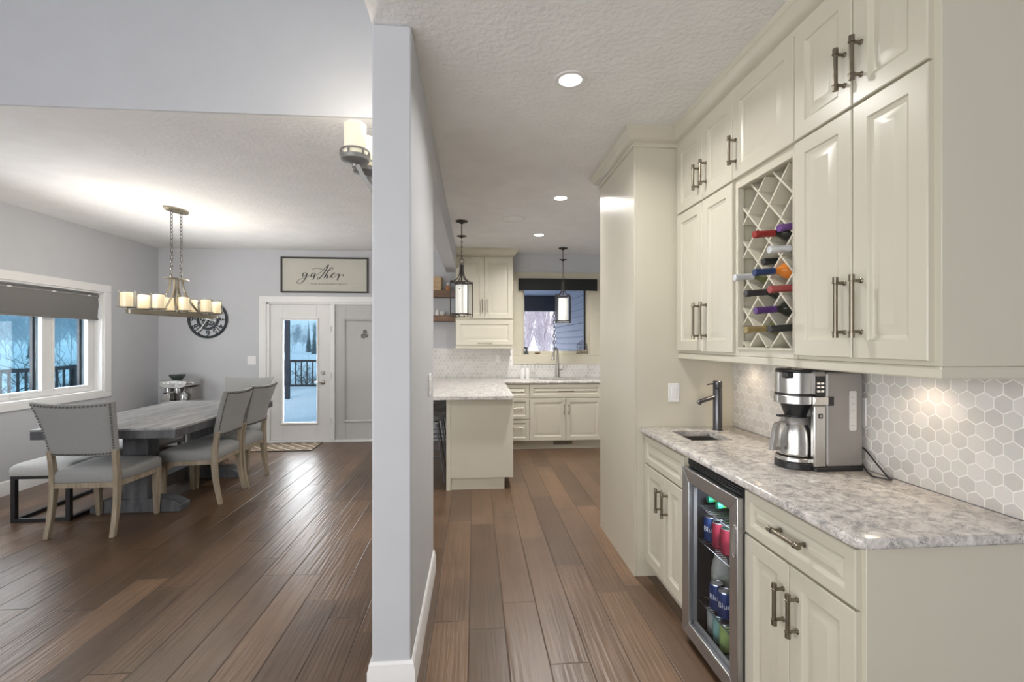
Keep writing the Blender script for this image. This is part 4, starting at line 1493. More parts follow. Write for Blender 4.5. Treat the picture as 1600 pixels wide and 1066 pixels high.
# peninsula cabinet
pc = thing('peninsula_cabinet', 'cream peninsula cabinet with a plain end panel facing the hall', 'cabinet', (0.05, 5.7, 0))
b = MB().box(-0.232, 0.374, 4.58, 6.8995, 0.115, 0.8845)
b.box(-0.232, 0.290, 4.595, 6.8995, 0, 0.115)
b.build('body', 'cream', pc, bevel=0.002)
MB().box(-0.275, -0.233, 4.572, 6.8995, 0, 0.8845).build('back_panel', 'cream', pc, bevel=0.003)
# drawer bank and sink base
db = thing('drawer_cabinet', 'cream three-drawer base cabinet between the peninsula and the kitchen sink', 'cabinet', (0.55, 6.5, 0))
b = MB().box(0.3755, 0.7215, YK, YB - 0.0095, 0.115, 0.8845).box(0.3755, 0.7215, YK + 0.07, YB - 0.0095, 0, 0.115)
b.build('body', 'cream', db)
for (v0, v1, hz) in ((0.694, 0.872, 0.775), (0.412, 0.688, 0.562), (0.122, 0.406, 0.300)):
    d = panel_front('drawer', db, 'y-', YK, 0.385, 0.719, v0, v1, 0.042)
    pull(d, 'y-', YK - 0.020, hz, 0.492, 0.640, True, r=0.005)
sb = thing('sink_cabinet', 'cream base cabinet with two doors and a false drawer under the kitchen sink', 'cabinet', (1.2, 6.5, 0))
b = MB().box(0.7225, 1.70, YK, 6.30, 0.115, 0.8845).box(0.7225, 1.70, 6.30, YB - 0.0095, 0.115, 0.64)
b.box(0.7225, 1.70, YK + 0.07, YB - 0.0095, 0, 0.115)
b.build('body', 'cream', sb)
d = panel_front('false_drawer_front', sb, 'y-', YK, 0.7235, 1.692, 0.694, 0.872, 0.045)
pull(d, 'y-', YK - 0.020, 0.782, 1.102, 1.312, True, r=0.005)
d = panel_front('door', sb, 'y-', YK, 0.7235, 1.206, 0.122, 0.688)
pull(d, 'y-', YK - 0.020, 1.180, 0.470, 0.608, r=0.005)
d = panel_front('door', sb, 'y-', YK, 1.208, 1.692, 0.122, 0.688)
pull(d, 'y-', YK - 0.020, 1.246, 0.470, 0.608, r=0.005)
sb2 = thing('base_cabinet', 'cream base cabinet to the right of the kitchen sink, mostly behind the tall cabinet', 'cabinet', (2.0, 6.5, 0))
MB().box(1.701, 2.50, YK, YB - 0.0095, 0.115, 0.8845).box(1.701, 2.50, YK + 0.07, YB - 0.0095, 0, 0.115).build('body', 'cream', sb2)
panel_front('door', sb2, 'y-', YK, 1.705, 2.10, 0.122, 0.872)
panel_front('door', sb2, 'y-', YK, 2.102, 2.49, 0.122, 0.872)
vt = thing('toe_kick_vent', 'taupe slotted vent in the toe kick under the kitchen sink', 'vent', (1.185, YK + 0.07, 0.06))
MB().box(1.050, 1.320, YK + 0.064, YK + 0.0695, 0.048, 0.108).build('plate', 'vent', vt, bevel=0.002)
b = MB()
for i in range(18):
    x = 1.062 + i * 0.0137
    b.box(x, x + 0.008, YK + 0.0625, YK + 0.064, 0.056, 0.100)
b.build('slot', 'ventdark', vt)

# one continuous worktop: peninsula and sink run, with the sink cut-out
kx0, kx1, ky0, ky1 = 0.90, 1.52, 6.35, 6.74
b = slab_hole(0.3772, 2.50, 6.168, YB - 0.009, kx0, kx1, ky0, ky1, 0.885, 0.9155)
b.box(-0.64, 0.3770, 4.505, YB - 0.009, 0.885, 0.9155)
tag(b.build('kitchen_countertop', 'quartz', smooth=50), 'grey quartz worktop of the kitchen peninsula and sink run', 'countertop')
ks = thing('kitchen_sink', 'stainless undermount sink below the kitchen window', 'sink', (1.21, 6.54, 0.68))
b = MB()
b.box(kx0 - 0.012, kx0 - 0.002, ky0 - 0.01, ky1 + 0.01, 0.68, 0.8845).box(kx1 + 0.002, kx1 + 0.012, ky0 - 0.01, ky1 + 0.01, 0.68, 0.8845)
b.box(kx0 - 0.002, kx1 + 0.002, ky0 - 0.01, ky0 - 0.002, 0.68, 0.8845).box(kx0 - 0.002, kx1 + 0.002, ky1 + 0.002, ky1 + 0.01, 0.68, 0.8845)
b.box(kx0 - 0.012, kx1 + 0.012, ky0 - 0.01, ky1 + 0.01, 0.672, 0.68)
b.build('basin', 'steel', ks)
kf = thing('kitchen_faucet', 'brushed pull-down gooseneck faucet at the kitchen sink', 'faucet', (1.205, 6.80, 0.9155))
fx, fy = 1.205, 6.80
MB().lathe((fx, fy, 0.9155), [(0.030, 0), (0.030, 0.006), (0.026, 0.010), (0.025, 0.10), (0.018, 0.20), (0.0145, 0.24)], 20).build('body', 'nickel', kf)
MB().tube(spline([(fx, fy, 1.15), (fx, fy, 1.24), (fx - 0.008, fy - 0.015, 1.31), (fx - 0.035, fy - 0.05, 1.345), (fx - 0.065, fy - 0.09, 1.325), (fx - 0.078, fy - 0.11, 1.27)], 6), 0.0135, 12).build('spout', 'nickel', kf)
MB().cyl((fx - 0.078, fy - 0.11, 1.275), (fx - 0.088, fy - 0.125, 1.175), 0.015, 0.022, n=16).build('spray_head', 'nickel', kf)
b = MB().cyl((fx, fy, 1.035), (fx + 0.075, fy, 1.035), 0.013, n=12)
b.tube([(fx + 0.070, fy, 1.035), (fx + 0.085, fy, 1.060), (fx + 0.098, fy - 0.005, 1.115)], 0.0065, 8)
b.build('lever', 'nickel', kf)
ro = thing('filter_tap', 'thin curved chrome filter tap left of the kitchen faucet', 'faucet', (0.86, 6.80, 0.9155))
MB().lathe((0.86, 6.80, 0.9155), [(0.016, 0), (0.016, 0.004), (0.009, 0.008), (0.009, 0.08), (0.005, 0.09)], 14).build('body', 'chrome', ro)
MB().tube(spline([(0.86, 6.80, 1.0), (0.862, 6.80, 1.06), (0.885, 6.775, 1.115), (0.920, 6.745, 1.125), (0.940, 6.73, 1.105)], 6), 0.0045, 8).build('spout', 'chrome', ro)
MB().cyl((0.86, 6.80, 0.985), (0.838, 6.79, 0.990), 0.005, n=8).build('lever', 'black', ro)
for (x, lab) in ((0.672, 'left one of two white pump bottles beside the kitchen sink'), (0.742, 'right one of two white pump bottles beside the kitchen sink')):
    t = thing('pump_bottle', lab, 'bottle', (x, 6.62, 0.9155), 0, 'white pump bottles by the kitchen sink')
    MB().lathe((x, 6.62, 0.9155), [(0.001, 0), (0.031, 0), (0.033, 0.004), (0.033, 0.130), (0.028, 0.146), (0.012, 0.154), (0.012, 0.160), (0.001, 0.160)], 20).build('body', 'ceramic', t)
    b = MB().cyl((x, 6.62, 1.075), (x, 6.62, 1.118), 0.0045, n=8)
    b.lathe((x, 6.62, 1.072), [(0.013, 0), (0.013, 0.012), (0.006, 0.014)], 12)
    b.tube([(x, 6.62, 1.116), (x - 0.01, 6.60, 1.120), (x - 0.02, 6.575, 1.112)], 0.005, 8)
    b.build('pump', 'chrome', t)
ko = thing('wall_outlet', 'white outlet cover on the kitchen backsplash tiles above the peninsula', 'outlet', (0.33, YB - 0.0085, 1.19))
MB().box(0.30, 0.365, YB - 0.0155, YB - 0.0088, 1.135, 1.245).build('plate', 'whiteplastic', ko, bevel=0.002)
b = MB()
for z in (1.17, 1.21):
    b.box(0.318, 0.347, YB - 0.018, YB - 0.0155, z - 0.013, z + 0.013)
b.build('socket', 'whiteplastic', ko)

# things on the kitchen window sill
SZ = KZ0 + 0.0163
t = thing('spray_bottle', 'tiny dark spray bottle at the left end of the kitchen window sill', 'bottle', (0.765, YB + 0.04, SZ))
MB().lathe((0.765, YB + 0.04, SZ), [(0.001, 0), (0.028, 0), (0.030, 0.004), (0.026, 0.035), (0.012, 0.060), (0.010, 0.075)], 16).build('body', 'hopper', t)
b = MB().bar([((0.778, YB + 0.04, SZ + 0.088), (0, 0.010, 0), (0, 0, 0.014)), ((0.750, YB + 0.04, SZ + 0.095), (0, 0.010, 0), (0, 0, 0.015)), ((0.722, YB + 0.04, SZ + 0.102), (0, 0.006, 0), (0, 0, 0.006))])
b.bar([((0.745, YB + 0.04, SZ + 0.085), (0.004, 0, 0), (0, 0.005, 0)), ((0.738, YB + 0.04, SZ + 0.062), (0.003, 0, 0), (0, 0.005, 0))])
b.build('trigger_head', 'black', t)
tag(MB().lathe((0.93, YB + 0.045, SZ), [(0.001, 0), (0.024, 0), (0.026, 0.004), (0.044, 0.022), (0.048, 0.026), (0.044, 0.025), (0.024, 0.009), (0.001, 0.007)], 20).build('dish', 'brownclay'),
    'small shallow brown dish on the kitchen window sill', 'dish')
t = thing('wire_basket', 'black house-shaped wire holder with a wooden base on the kitchen window sill', 'holder', (1.60, YB + 0.05, SZ))
MB().box(1.525, 1.675, YB + 0.015, YB + 0.075, SZ, SZ + 0.020).box(1.525, 1.675, YB + 0.015, YB + 0.022, SZ + 0.045, SZ + 0.062).build('base', 'oak', t)
b = MB()
xs = [1.530, 1.565, 1.60, 1.635, 1.670]
hts = [0.145, 0.175, 0.205, 0.175, 0.145]
for yy in (YB + 0.019, YB + 0.071):
    for x, hh in zip(xs, hts):
        b.cyl((x, yy, SZ + 0.015), (x, yy, SZ + hh), 0.0026, n=6)
    b.tube([(1.530, yy, SZ + 0.145), (1.60, yy, SZ + 0.205), (1.670, yy, SZ + 0.145)], 0.0026, 6)
    for z in (0.06, 0.10, 0.14):
        b.cyl((1.530, yy, SZ + z), (1.670, yy, SZ + z), 0.0022, n=6)
for x in (1.530, 1.670):
    b.cyl((x, YB + 0.019, SZ + 0.10), (x, YB + 0.071, SZ + 0.10), 0.0022, n=6)
b.tube([(1.585, YB + 0.045, SZ + 0.203), (1.592, YB + 0.045, SZ + 0.225), (1.608, YB + 0.045, SZ + 0.225), (1.615, YB + 0.045, SZ + 0.203)], 0.002, 6)
b.build('wire_frame', 'deckrail', t)

# kitchen wall cabinet
YU = 6.570
kc = thing('wall_cabinet', 'cream kitchen wall cabinet with two tall doors over a lift door, beside the window', 'cabinet', (0.135, YU, 1.345))
MB().box(-0.268, 0.536, YU, YB - 0.0005, 1.345, 2.640).build('body', 'cream', kc, bevel=0.002)
for (a, c, hu) in ((-0.262, 0.133, 0.103), (0.135, 0.530, 0.166)):
    d = panel_front('door', kc, 'y-', YU, a, c, 1.760, 2.618, 0.065)
    pull(d, 'y-', YU - 0.020, hu, 1.842, 2.028, r=0.0055)
d = panel_front('lift_door', kc, 'y-', YU, -0.262, 0.530, 1.392, 1.740, 0.055)
pull(d, 'y-', YU - 0.020, 1.418, 0.040, 0.245, True, r=0.005)
kcp = [(o, z) for o, z in cp]
MB().sweep([(-0.268, YB - 0.001), (-0.268, YU), (0.536, YU), (0.536, YB - 0.001)], [(-o, z) for o, z in cp]).build('crown', 'cream', kc)

# floating shelves with their small things
for (z0_, z1_, lab) in ((2.070, 2.166, 'upper floating walnut shelf beside the kitchen wall cabinet'), (1.728, 1.808, 'lower floating walnut shelf beside the kitchen wall cabinet')):
    tag(MB().box(-0.98, -0.269, 6.655, YB - 0.0005, z0_, z1_).build('floating_shelf', 'shelfwood', bevel=0.003), lab, 'shelf', 'floating walnut shelves')
t = thing('wooden_canister', 'pale wooden stacked canister on the upper floating shelf', 'box', (-0.56, 6.76, 2.167))
MB().prism(rrect(-0.645, -0.470, 6.69, 6.83, 0.02), 2.1665, 2.268).build('lower_box', 'boxwood', t, bevel=0.004)
MB().prism(rrect(-0.650, -0.465, 6.685, 6.835, 0.02), 2.2685, 2.355).build('lid', 'boxwood', t, bevel=0.006)
t = thing('figurine', 'tiny copper and white figurine on the upper floating shelf', 'figurine', (-0.385, 6.74, 2.1665))
MB().lathe((-0.385, 6.74, 2.1665), [(0.001, 0), (0.034, 0), (0.036, 0.02), (0.026, 0.055), (0.012, 0.072)], 14).build('body', 'petrol', t)
MB().sphere((-0.385, 6.74, 2.1665 + 0.088), 0.019, 12, 8).build('head', 'ceramic', t)
for (x, hgt, lab) in ((-0.535, 0.085, 'small white ceramic bud vase on the lower floating shelf'), ):
    t = MB().lathe((x, 6.76, 1.8085), [(0.001, 0), (0.022, 0), (0.026, 0.03), (0.020, 0.06), (0.012, 0.08), (0.015, hgt)], 14).build('bud_vase', 'ceramic')
    tag(t, lab, 'vase')
b = MB()
for k in range(8):
    a = k * PI / 4
    b.bar([((-0.46 + 0.012 * math.cos(a), 6.76 + 0.012 * math.sin(a), 1.812), (-0.014 * math.sin(a), 0.014 * math.cos(a), 0), (0, 0, 0.003)),
           ((-0.46 + 0.035 * math.cos(a), 6.76 + 0.035 * math.sin(a), 1.845), (-0.013 * math.sin(a), 0.013 * math.cos(a), 0), (0, 0, 0.003)),
           ((-0.46 + 0.042 * math.cos(a), 6.76 + 0.042 * math.sin(a), 1.872), (-0.003 * math.sin(a), 0.003 * math.cos(a), 0), (0, 0, 0.002))])
b.lathe((-0.46, 6.76, 1.8085), [(0.001, 0), (0.02, 0), (0.022, 0.006), (0.001, 0.008)], 12)
tag(b.build('candle_holder', 'ceramic'), 'white lotus-shaped candle holder on the lower floating shelf', 'candle holder')

# bar stools behind the partition
def stool(x, y, lab):
    s = thing('bar_stool', lab, 'stool', (x, y, 0), 0, 'stools along the peninsula')
    b = MB()
    # shell seat: shallow bucket with a low curved back on the dining side (-X)
    n, m = 16, 6
    vs = []
    for j in range(m + 1):
        r = 0.20 * j / m
        for i in range(n):
            a = 2 * PI * i / n
            back = max(0.0, -math.cos(a))
            z = 0.640 + (0.030 if j >= m - 1 else 0.0) * (j - m + 2) / 2 + (0.16 * back ** 1.5 * ((j / m) ** 3))
            vs.append((x + r * math.cos(a) * 1.02, y + r * math.sin(a), z))
    k = len(vs)
    vs += [(px_, py_, pz_ - 0.045) for px_, py_, pz_ in vs]
    fs = []
    for j in range(m):
        for i in range(n):
            q = (j * n + i, j * n + (i + 1) % n, (j + 1) * n + (i + 1) % n, (j + 1) * n + i)
            fs.append(q)
            fs.append(tuple(k + v for v in q[::-1]))
    for i in range(n):
        fs.append((m * n + i, m * n + (i + 1) % n, k + m * n + (i + 1) % n, k + m * n + i))
    b.add(vs, fs)
    b.build('seat_shell', 'stoolseat', s, smooth=60)
    for sx in (-1, 1):
        for sy in (-1, 1):
            MB().cyl((x + sx * 0.12, y + sy * 0.11, 0.60), (x + sx * 0.21, y + sy * 0.20, 0.0), 0.011, 0.008, n=10).build('leg', 'darksteel', s)
    f = MB()
    z = 0.25
    q = 0.11 + (0.60 - z) / 0.60 * 0.09
    qx = q + 0.01
    f.tube([(x - qx, y - q, z), (x + qx, y - q, z), (x + qx, y + q, z), (x - qx, y + q, z)], 0.007, 8, closed=True)
    f.build('foot_ring', 'darksteel', s)
    MB().box(x - 0.14, x + 0.14, y - 0.13, y + 0.13, 0.588, 0.604).build('seat_plate', 'darksteel', s)
    return s


stool(-0.52, 5.05, 'grey bucket-seat bar stool nearest the hall at the peninsula')
stool(-0.52, 5.68, 'grey bucket-seat bar stool in the middle of the peninsula')
stool(-0.52, 6.28, 'grey bucket-seat bar stool closest to the back wall at the peninsula')

# ceiling fixtures
for (x, y, e, lab) in ((0.472, 2.303, 11, 'round recessed downlight in the hall ceiling above the bar'),
                       (0.774, 4.208, 30, 'round recessed downlight in the kitchen ceiling past the tall cabinet'),
                       (0.776, 5.678, 19, 'round recessed downlight in the kitchen ceiling closest to the sink window')):
    t = thing('downlight', lab, 'light', (x, y, H), 0, 'recessed downlights')
    MB().lathe((x, y, H - 0.0055), [(0.056, 0.001), (0.060, 0.0), (0.078, 0.001), (0.082, 0.005), (0.056, 0.005)], 32, closed=True).build('trim_ring', 'trim', t)
    MB().lathe((x, y, H - 0.003), [(0.057, 0), (0.057, 0.0025), (0.001, 0.0025)], 28).build('lens', 'downlight', t)
    lamp('downlight_beam', 'AREA', (x, y, H - 0.009), e, (1.0, 0.975, 0.94), 0.11, parent=t, shape='DISK', spread=2.6)
sp_ = thing('ceiling_speaker', 'round flush speaker grille in the kitchen ceiling', 'speaker', (0.412, 4.96, H))
MB().lathe((0.412, 4.96, H - 0.006), [(0.118, 0.0), (0.122, 0.0015), (0.122, 0.0058), (0.118, 0.0058)], 36, closed=True).build('trim_ring', 'ceil', sp_)
MB().lathe((0.412, 4.96, H - 0.004), [(0.117, 0), (0.117, 0.0038), (0.001, 0.0038)], 36).build('grille', 'ceil', sp_)


def pendant(x, y, zt, label, smoke=False):
    """lantern pendant: canopy, collar, chain, scrolled yoke, hexagonal cage, glass cylinder"""
    t = thing('lantern_pendant', label, 'lamp', (x, y, H), 0, 'lantern pendants')
    MB().lathe((x, y, H - 0.030), [(0.001, 0), (0.012, 0.0), (0.022, 0.010), (0.060, 0.020), (0.065, 0.024), (0.065, 0.0297)], 24).build('canopy', 'pendiron', t)
    MB().lathe((x, y, H - 0.185), [(0.001, 0), (0.008, 0.0), (0.018, 0.014), (0.052, 0.020), (0.054, 0.024), (0.006, 0.030)], 24).build('collar', 'pendiron', t)
    b = MB().cyl((x, y, H - 0.03), (x, y, H - 0.165), 0.005, n=8)
    zc = H - 0.19
    i = 0
    while zc > zt + 0.26:
        pts = []
        for k in range(10):
            a = 2 * PI * k / 10
            ox, oz = 0.0075 * math.cos(a), 0.0155 * math.sin(a)
            pts.append((x + (ox if i % 2 else 0), y + (0 if i % 2 else ox), zc - 0.013 + oz))
        b.tube(pts, 0.0025, 6, closed=True)
        zc -= 0.0245
        i += 1
    b.build('chain', 'pendiron', t)
    b = MB()
    lp = [(x + 0.026 * math.sin(2 * PI * k / 14) * (1 if k < 7 else 1), y, zc + 0.002 - 0.024 + 0.026 * math.cos(2 * PI * k / 14)) for k in range(14)]
    b.tube(lp, 0.003, 6, closed=True)
    b.build('top_loop', 'pendiron', t)
    R = 0.134
    f = MB()
    # curved yoke arms
    for k in range(4):
        a = PI / 6 + k * PI / 2
        c, s = math.cos(a), math.sin(a)
        f.tube(spline([(x + 0.020 * c, y + 0.020 * s, zt + 0.19), (x + 0.022 * c, y + 0.022 * s, zt + 0.13), (x + 0.032 * c, y + 0.032 * s, zt + 0.075), (x + 0.065 * c, y + 0.065 * s, zt + 0.025), (x + R * c, y + R * s, zt + 0.002)], 5), 0.006, 6)
    f.cyl((x, y, zt + 0.01), (x, y, zt + 0.20), 0.009, n=8)
    f.build('yoke', 'pendiron', t)
    zb = zt - 0.345
    f = MB()
    hexp = [(x + R * math.cos(PI / 6 + k * PI / 2), y + R * math.sin(PI / 6 + k * PI / 2)) for k in range(4)]
    for (px_, py_) in hexp:
        f.bar([((px_, py_, zb - 0.03), (0.0055, 0, 0), (0, 0.0055, 0)), ((px_, py_, zt + 0.012), (0.0055, 0, 0), (0, 0.0055, 0))])
    for zz in (zt - 0.006, zb):
        f.tube([(px_, py_, zz) for px_, py_ in hexp], 0.0065, 6, closed=True)
        f.bar([((hexp[0][0], hexp[0][1], zz), (0, 0, 0.004), (0.004, -0.004, 0)), ((hexp[2][0], hexp[2][1], zz), (0, 0, 0.004), (0.004, -0.004, 0))])
        f.bar([((hexp[1][0], hexp[1][1], zz), (0, 0, 0.004), (0.004, 0.004, 0)), ((hexp[3][0], hexp[3][1], zz), (0, 0, 0.004), (0.004, 0.004, 0))])
    f.tube([(px_, py_, zb - 0.028) for px_, py_ in hexp], 0.004, 6, closed=True)
    for k in range(4):
        q = ((hexp[k][0] + hexp[(k + 1) % 4][0]) / 2, (hexp[k][1] + hexp[(k + 1) % 4][1]) / 2)
        f.cyl((q[0], q[1], zb - 0.032), (q[0], q[1], zb + 0.004), 0.006, n=8)
    f.lathe((x, y, zb - 0.010), [(0.001, 0), (0.015, 0.0), (0.056, 0.014), (0.058, 0.018), (0.001, 0.018)], 20)
    f.build('cage', 'pendiron', t)
    for k in range(4):
        a, c = hexp[k], hexp[(k + 1) % 4]
        d = Vector((c[1] - a[1], a[0] - c[0], 0)).normalized() * 0.0012
        MB().bar([((a[0], a[1], (zt + zb) / 2), (0, 0, (zt - zb) / 2 - 0.008), d), ((c[0], c[1], (zt + zb) / 2), (0, 0, (zt - zb) / 2 - 0.008), d)]).build('glass_panel', 'glass', t, smooth=0)
    MB().lathe((x, y, zb + 0.010), [(0.001, 0.0), (0.064, 0.0), (0.066, 0.004), (0.066, 0.300), (0.064, 0.304), (0.001, 0.304)], 28).build('glass_cylinder', 'pendglass', t, smooth=50)
    for k in range(3):
        a = k * 2 * PI / 3 - 1.9
        MB().sphere((x + 0.067 * math.cos(a), y + 0.067 * math.sin(a), zt - 0.075), 0.006, 8, 6).build('thumb_screw', 'pendiron', t)
    lamp('pendant_glow', 'POINT', (x, y, zb - 0.10), 2.4, (1.0, 0.93, 0.80), 0.06, parent=t)
    return t


pendant(-0.142, 5.10, 2.080, 'dark lantern pendant hanging over the kitchen peninsula')
pendant(1.222, 6.46, 2.075, 'dark lantern pendant hanging in front of the kitchen sink window')

t = thing('light_switch', 'white switch plate on the hall side of the partition wall', 'switch', (-0.26, 2.72, 1.20))
MB().box(-0.2597, -0.2535, 2.655, 2.775, 1.135, 1.255).build('plate', 'whiteplastic', t, bevel=0.002)
MB().box(-0.2535, -0.250, 2.675, 2.705, 1.165, 1.225).box(-0.2535, -0.250, 2.725, 2.755, 1.165, 1.225).build('rocker', 'whiteplastic', t, bevel=0.001)
t = thing('light_switch', 'white double switch plate on the dining wall left of the patio door', 'switch', (-3.135, YB, 1.175))
MB().box(-3.192, -3.078, YB - 0.0065, YB - 0.0003, 1.117, 1.235).build('plate', 'whiteplastic', t, bevel=0.002)
MB().box(-3.176, -3.146, YB - 0.010, YB - 0.0065, 1.146, 1.206).box(-3.124, -3.094, YB - 0.010, YB - 0.0065, 1.146, 1.206).build('rocker', 'whiteplastic', t, bevel=0.001)

# ================================================================== DINING ROOM
def make_chair(label):
    """upholstered side chair, origin on the floor, sitter looks along +Y"""
    t = thing('dining_chair', label, 'chair', (0, 0, 0), 0, 'linen dining chairs around the table')
    # seat cushion: rounded box, wider at the front
    b = MB()
    n = 9
    def ring(z, g, hx0, hx1):
        pts = []
        y0, y1 = -0.215 + g, 0.255 - g
        r = 0.035
        for (sx, sy, a0) in ((1, -1, -PI / 2), (1, 1, 0), (-1, 1, PI / 2), (-1, -1, PI)):
            for i in range(5):
                a = a0 + PI / 2 * i / 4
                hx = (hx0 if sy < 0 else hx1) - g
                yy = y0 if sy < 0 else y1
                pts.append((sx * (hx - r) + r * math.cos(a), yy - sy * r + r * math.sin(a), z))
        return pts
    rs = [ring(0.392, 0.006, 0.225, 0.262), ring(0.400, 0.0, 0.228, 0.265), ring(0.455, 0.0, 0.228, 0.265), ring(0.478, 0.012, 0.228, 0.265), ring(0.490, 0.04, 0.228, 0.265), ring(0.497, 0.10, 0.228, 0.265)]
    m = len(rs[0])
    vs = [p for r in rs for p in r]
    fs = [(j * m + i, j * m + (i + 1) % m, (j + 1) * m + (i + 1) % m, (j + 1) * m + i) for j in range(len(rs) - 1) for i in range(m)]
    fs += [tuple(range(m))[::-1], tuple(range((len(rs) - 1) * m, len(rs) * m))]
    b.add(vs, fs).build('seat', 'fabric', t, smooth=50)
    # wooden apron
    b = MB()
    b.hexa([(-0.222, -0.212, 0.355), (0.222, -0.212, 0.355), (0.222, -0.190, 0.355), (-0.222, -0.190, 0.355)], [(-0.222, -0.212, 0.392), (0.222, -0.212, 0.392), (0.222, -0.190, 0.392), (-0.222, -0.190, 0.392)])
    b.hexa([(-0.245, 0.228, 0.350), (0.245, 0.228, 0.350), (0.245, 0.248, 0.350), (-0.245, 0.248, 0.350)], [(-0.245, 0.228, 0.392), (0.245, 0.228, 0.392), (0.245, 0.248, 0.392), (-0.245, 0.248, 0.392)])
    for s in (-1, 1):
        q = [(s * 0.222, -0.2), (s * 0.252, 0.235), (s * 0.234, 0.235), (s * 0.204, -0.2)]
        b.hexa([(x, y, 0.352) for x, y in q], [(x, y, 0.392) for x, y in q])
    b.build('apron', 'oak', t, bevel=0.002)
    # front legs: tapered
    for s in (-1, 1):
        MB().bar([((s * 0.232, 0.225, 0.392), (0.024, 0, 0), (0, 0.026, 0)), ((s * 0.230, 0.222, 0.30), (0.024, 0, 0), (0, 0.026, 0)), ((s * 0.226, 0.232, 0.0), (0.015, 0, 0), (0, 0.017, 0))]).build('leg', 'oak', t, bevel=0.004)
    # rear legs: sabre curve, carrying the back
    for s in (-1, 1):
        sec = [(0.0, -0.252, 0.016), (0.12, -0.225, 0.019), (0.24, -0.206, 0.022), (0.36, -0.198, 0.025), (0.46, -0.200, 0.024), (0.56, -0.212, 0.020), (0.64, -0.226, 0.018)]
        MB().bar([((s * (0.226 - 0.004 * math.sin(z * 4)), y, z), (0.017, 0, 0), (0, h, 0)) for z, y, h in sec]).build('leg', 'oak', t, bevel=0.004)
    # curved upholstered back, flared to the top corners
    b = MB()
    nz, nx = 8, 12
    front, back = [], []
    for j in range(nz + 1):
        v = j / nz
        for i in range(nx + 1):
            u = i / nx * 2 - 1
            hw = 0.236 + 0.046 * v ** 1.6
            z = 0.600 + 0.405 * v - 0.016 * (1 - u * u) * v ** 3
            y = -0.208 - 0.105 * v ** 1.35 - 0.030 * (1 - u * u)
            th = 0.024
            edge = 1.0 if (abs(u) < 0.999 and 0 < j < nz) else 0.55
            front.append((u * hw, y + th * edge, z))
            back.append((u * hw, y - th * edge, z))
    k = len(front)
    W_ = nx + 1
    fs = []
    for j in range(nz):
        for i in range(nx):
            q = (j * W_ + i, j * W_ + i + 1, (j + 1) * W_ + i + 1, (j + 1) * W_ + i)
            fs.append(q)
            fs.append(tuple(k + v for v in q[::-1]))
    per = [i for i in range(nx)] + [j * W_ + nx for j in range(nz)] + [nz * W_ + nx - i for i in range(nx)] + [(nz - j) * W_ for j in range(nz)]
    for a, c in zip(per, per[1:] + per[:1]):
        fs.append((a, c, k + c, k + a))
    bk = b.add(front + back, fs).build('backrest', 'fabric', t, smooth=70)
    # nailhead trim along the rear edge
    b = MB()
    def rear(u, v):
        hw = 0.236 + 0.046 * v ** 1.6
        z = 0.600 + 0.405 * v - 0.016 * (1 - u * u) * v ** 3
        y = -0.208 - 0.105 * v ** 1.35 - 0.030 * (1 - u * u)
        return (u * hw * 0.945, y - 0.0255, z)
    pts = [rear(-1 + 2 * i / 20, 0.955) for i in range(21)] + [rear(-1 + 2 * i / 20, 0.035) for i in range(21)]
    pts += [rear(s, 0.035 + 0.92 * i / 18) for s in (-1, 1) for i in range(1, 18)]
    for p in pts:
        b.sphere(p, 0.0078, 6, 4, (1, 0.6, 1))
    b.build('nailhead_trim', 'nail', bk, smooth=60)
    return t


ch0 = make_chair('light grey linen chair at the near table end, its studded back to the room')
ch0.location = (-2.885, 3.935, 0)
place(ch0, (-2.500, 4.575, 0), PI / 2 + 0.02, 'light grey linen chair on the long table side, farther from the patio door')
place(ch0, (-2.490, 5.065, 0), PI / 2 - 0.01, 'light grey linen chair on the long table side, next to the patio door')
place(ch0, (-2.760, 5.700, 0), PI, 'light grey linen dining chair at the far end of the table by the back wall')

# table
tb = thing('dining_table', 'grey-washed wooden trestle dining table with a thick top', 'table', (-2.845, 4.78, 0))
ty0, ty1 = 3.845, 5.62
MB().box(-3.370, -2.320, ty0, ty1, 0.752, 0.770).build('table_top', 'tablewood', tb, bevel=0.003)
b = MB()
b.box(-3.368, -2.322, ty0 + 0.002, ty0 + 0.042, 0.690, 0.752).box(-3.368, -2.322, ty1 - 0.042, ty1 - 0.002, 0.690, 0.752)
b.box(-3.368, -3.328, ty0 + 0.042, ty1 - 0.042, 0.690, 0.752).box(-2.362, -2.322, ty0 + 0.042, ty1 - 0.042, 0.690, 0.752)
b.build('apron', 'tabledark', tb, bevel=0.002)
for yy in (4.26, 5.25):
    MB().box(-2.945, -2.745, yy - 0.075, yy + 0.075, 0.115, 0.690).build('post', 'tabledark', tb, bevel=0.006)
    MB().box(-3.16, -2.53, yy - 0.055, yy + 0.055, 0.640, 0.7515).build('cleat', 'tabledark', tb, bevel=0.004)
    poly = [(-3.205, 0.0), (-2.485, 0.0), (-2.485, 0.055), (-2.60, 0.115), (-3.09, 0.115), (-3.205, 0.055)]
    MB().prism(poly, yy - 0.070, yy + 0.070, 'y').build('foot', 'tabledark', tb, bevel=0.005)
MB().box(-2.900, -2.790, 4.335, 5.175, 0.115, 0.225).build('stretcher', 'tabledark', tb, bevel=0.005)

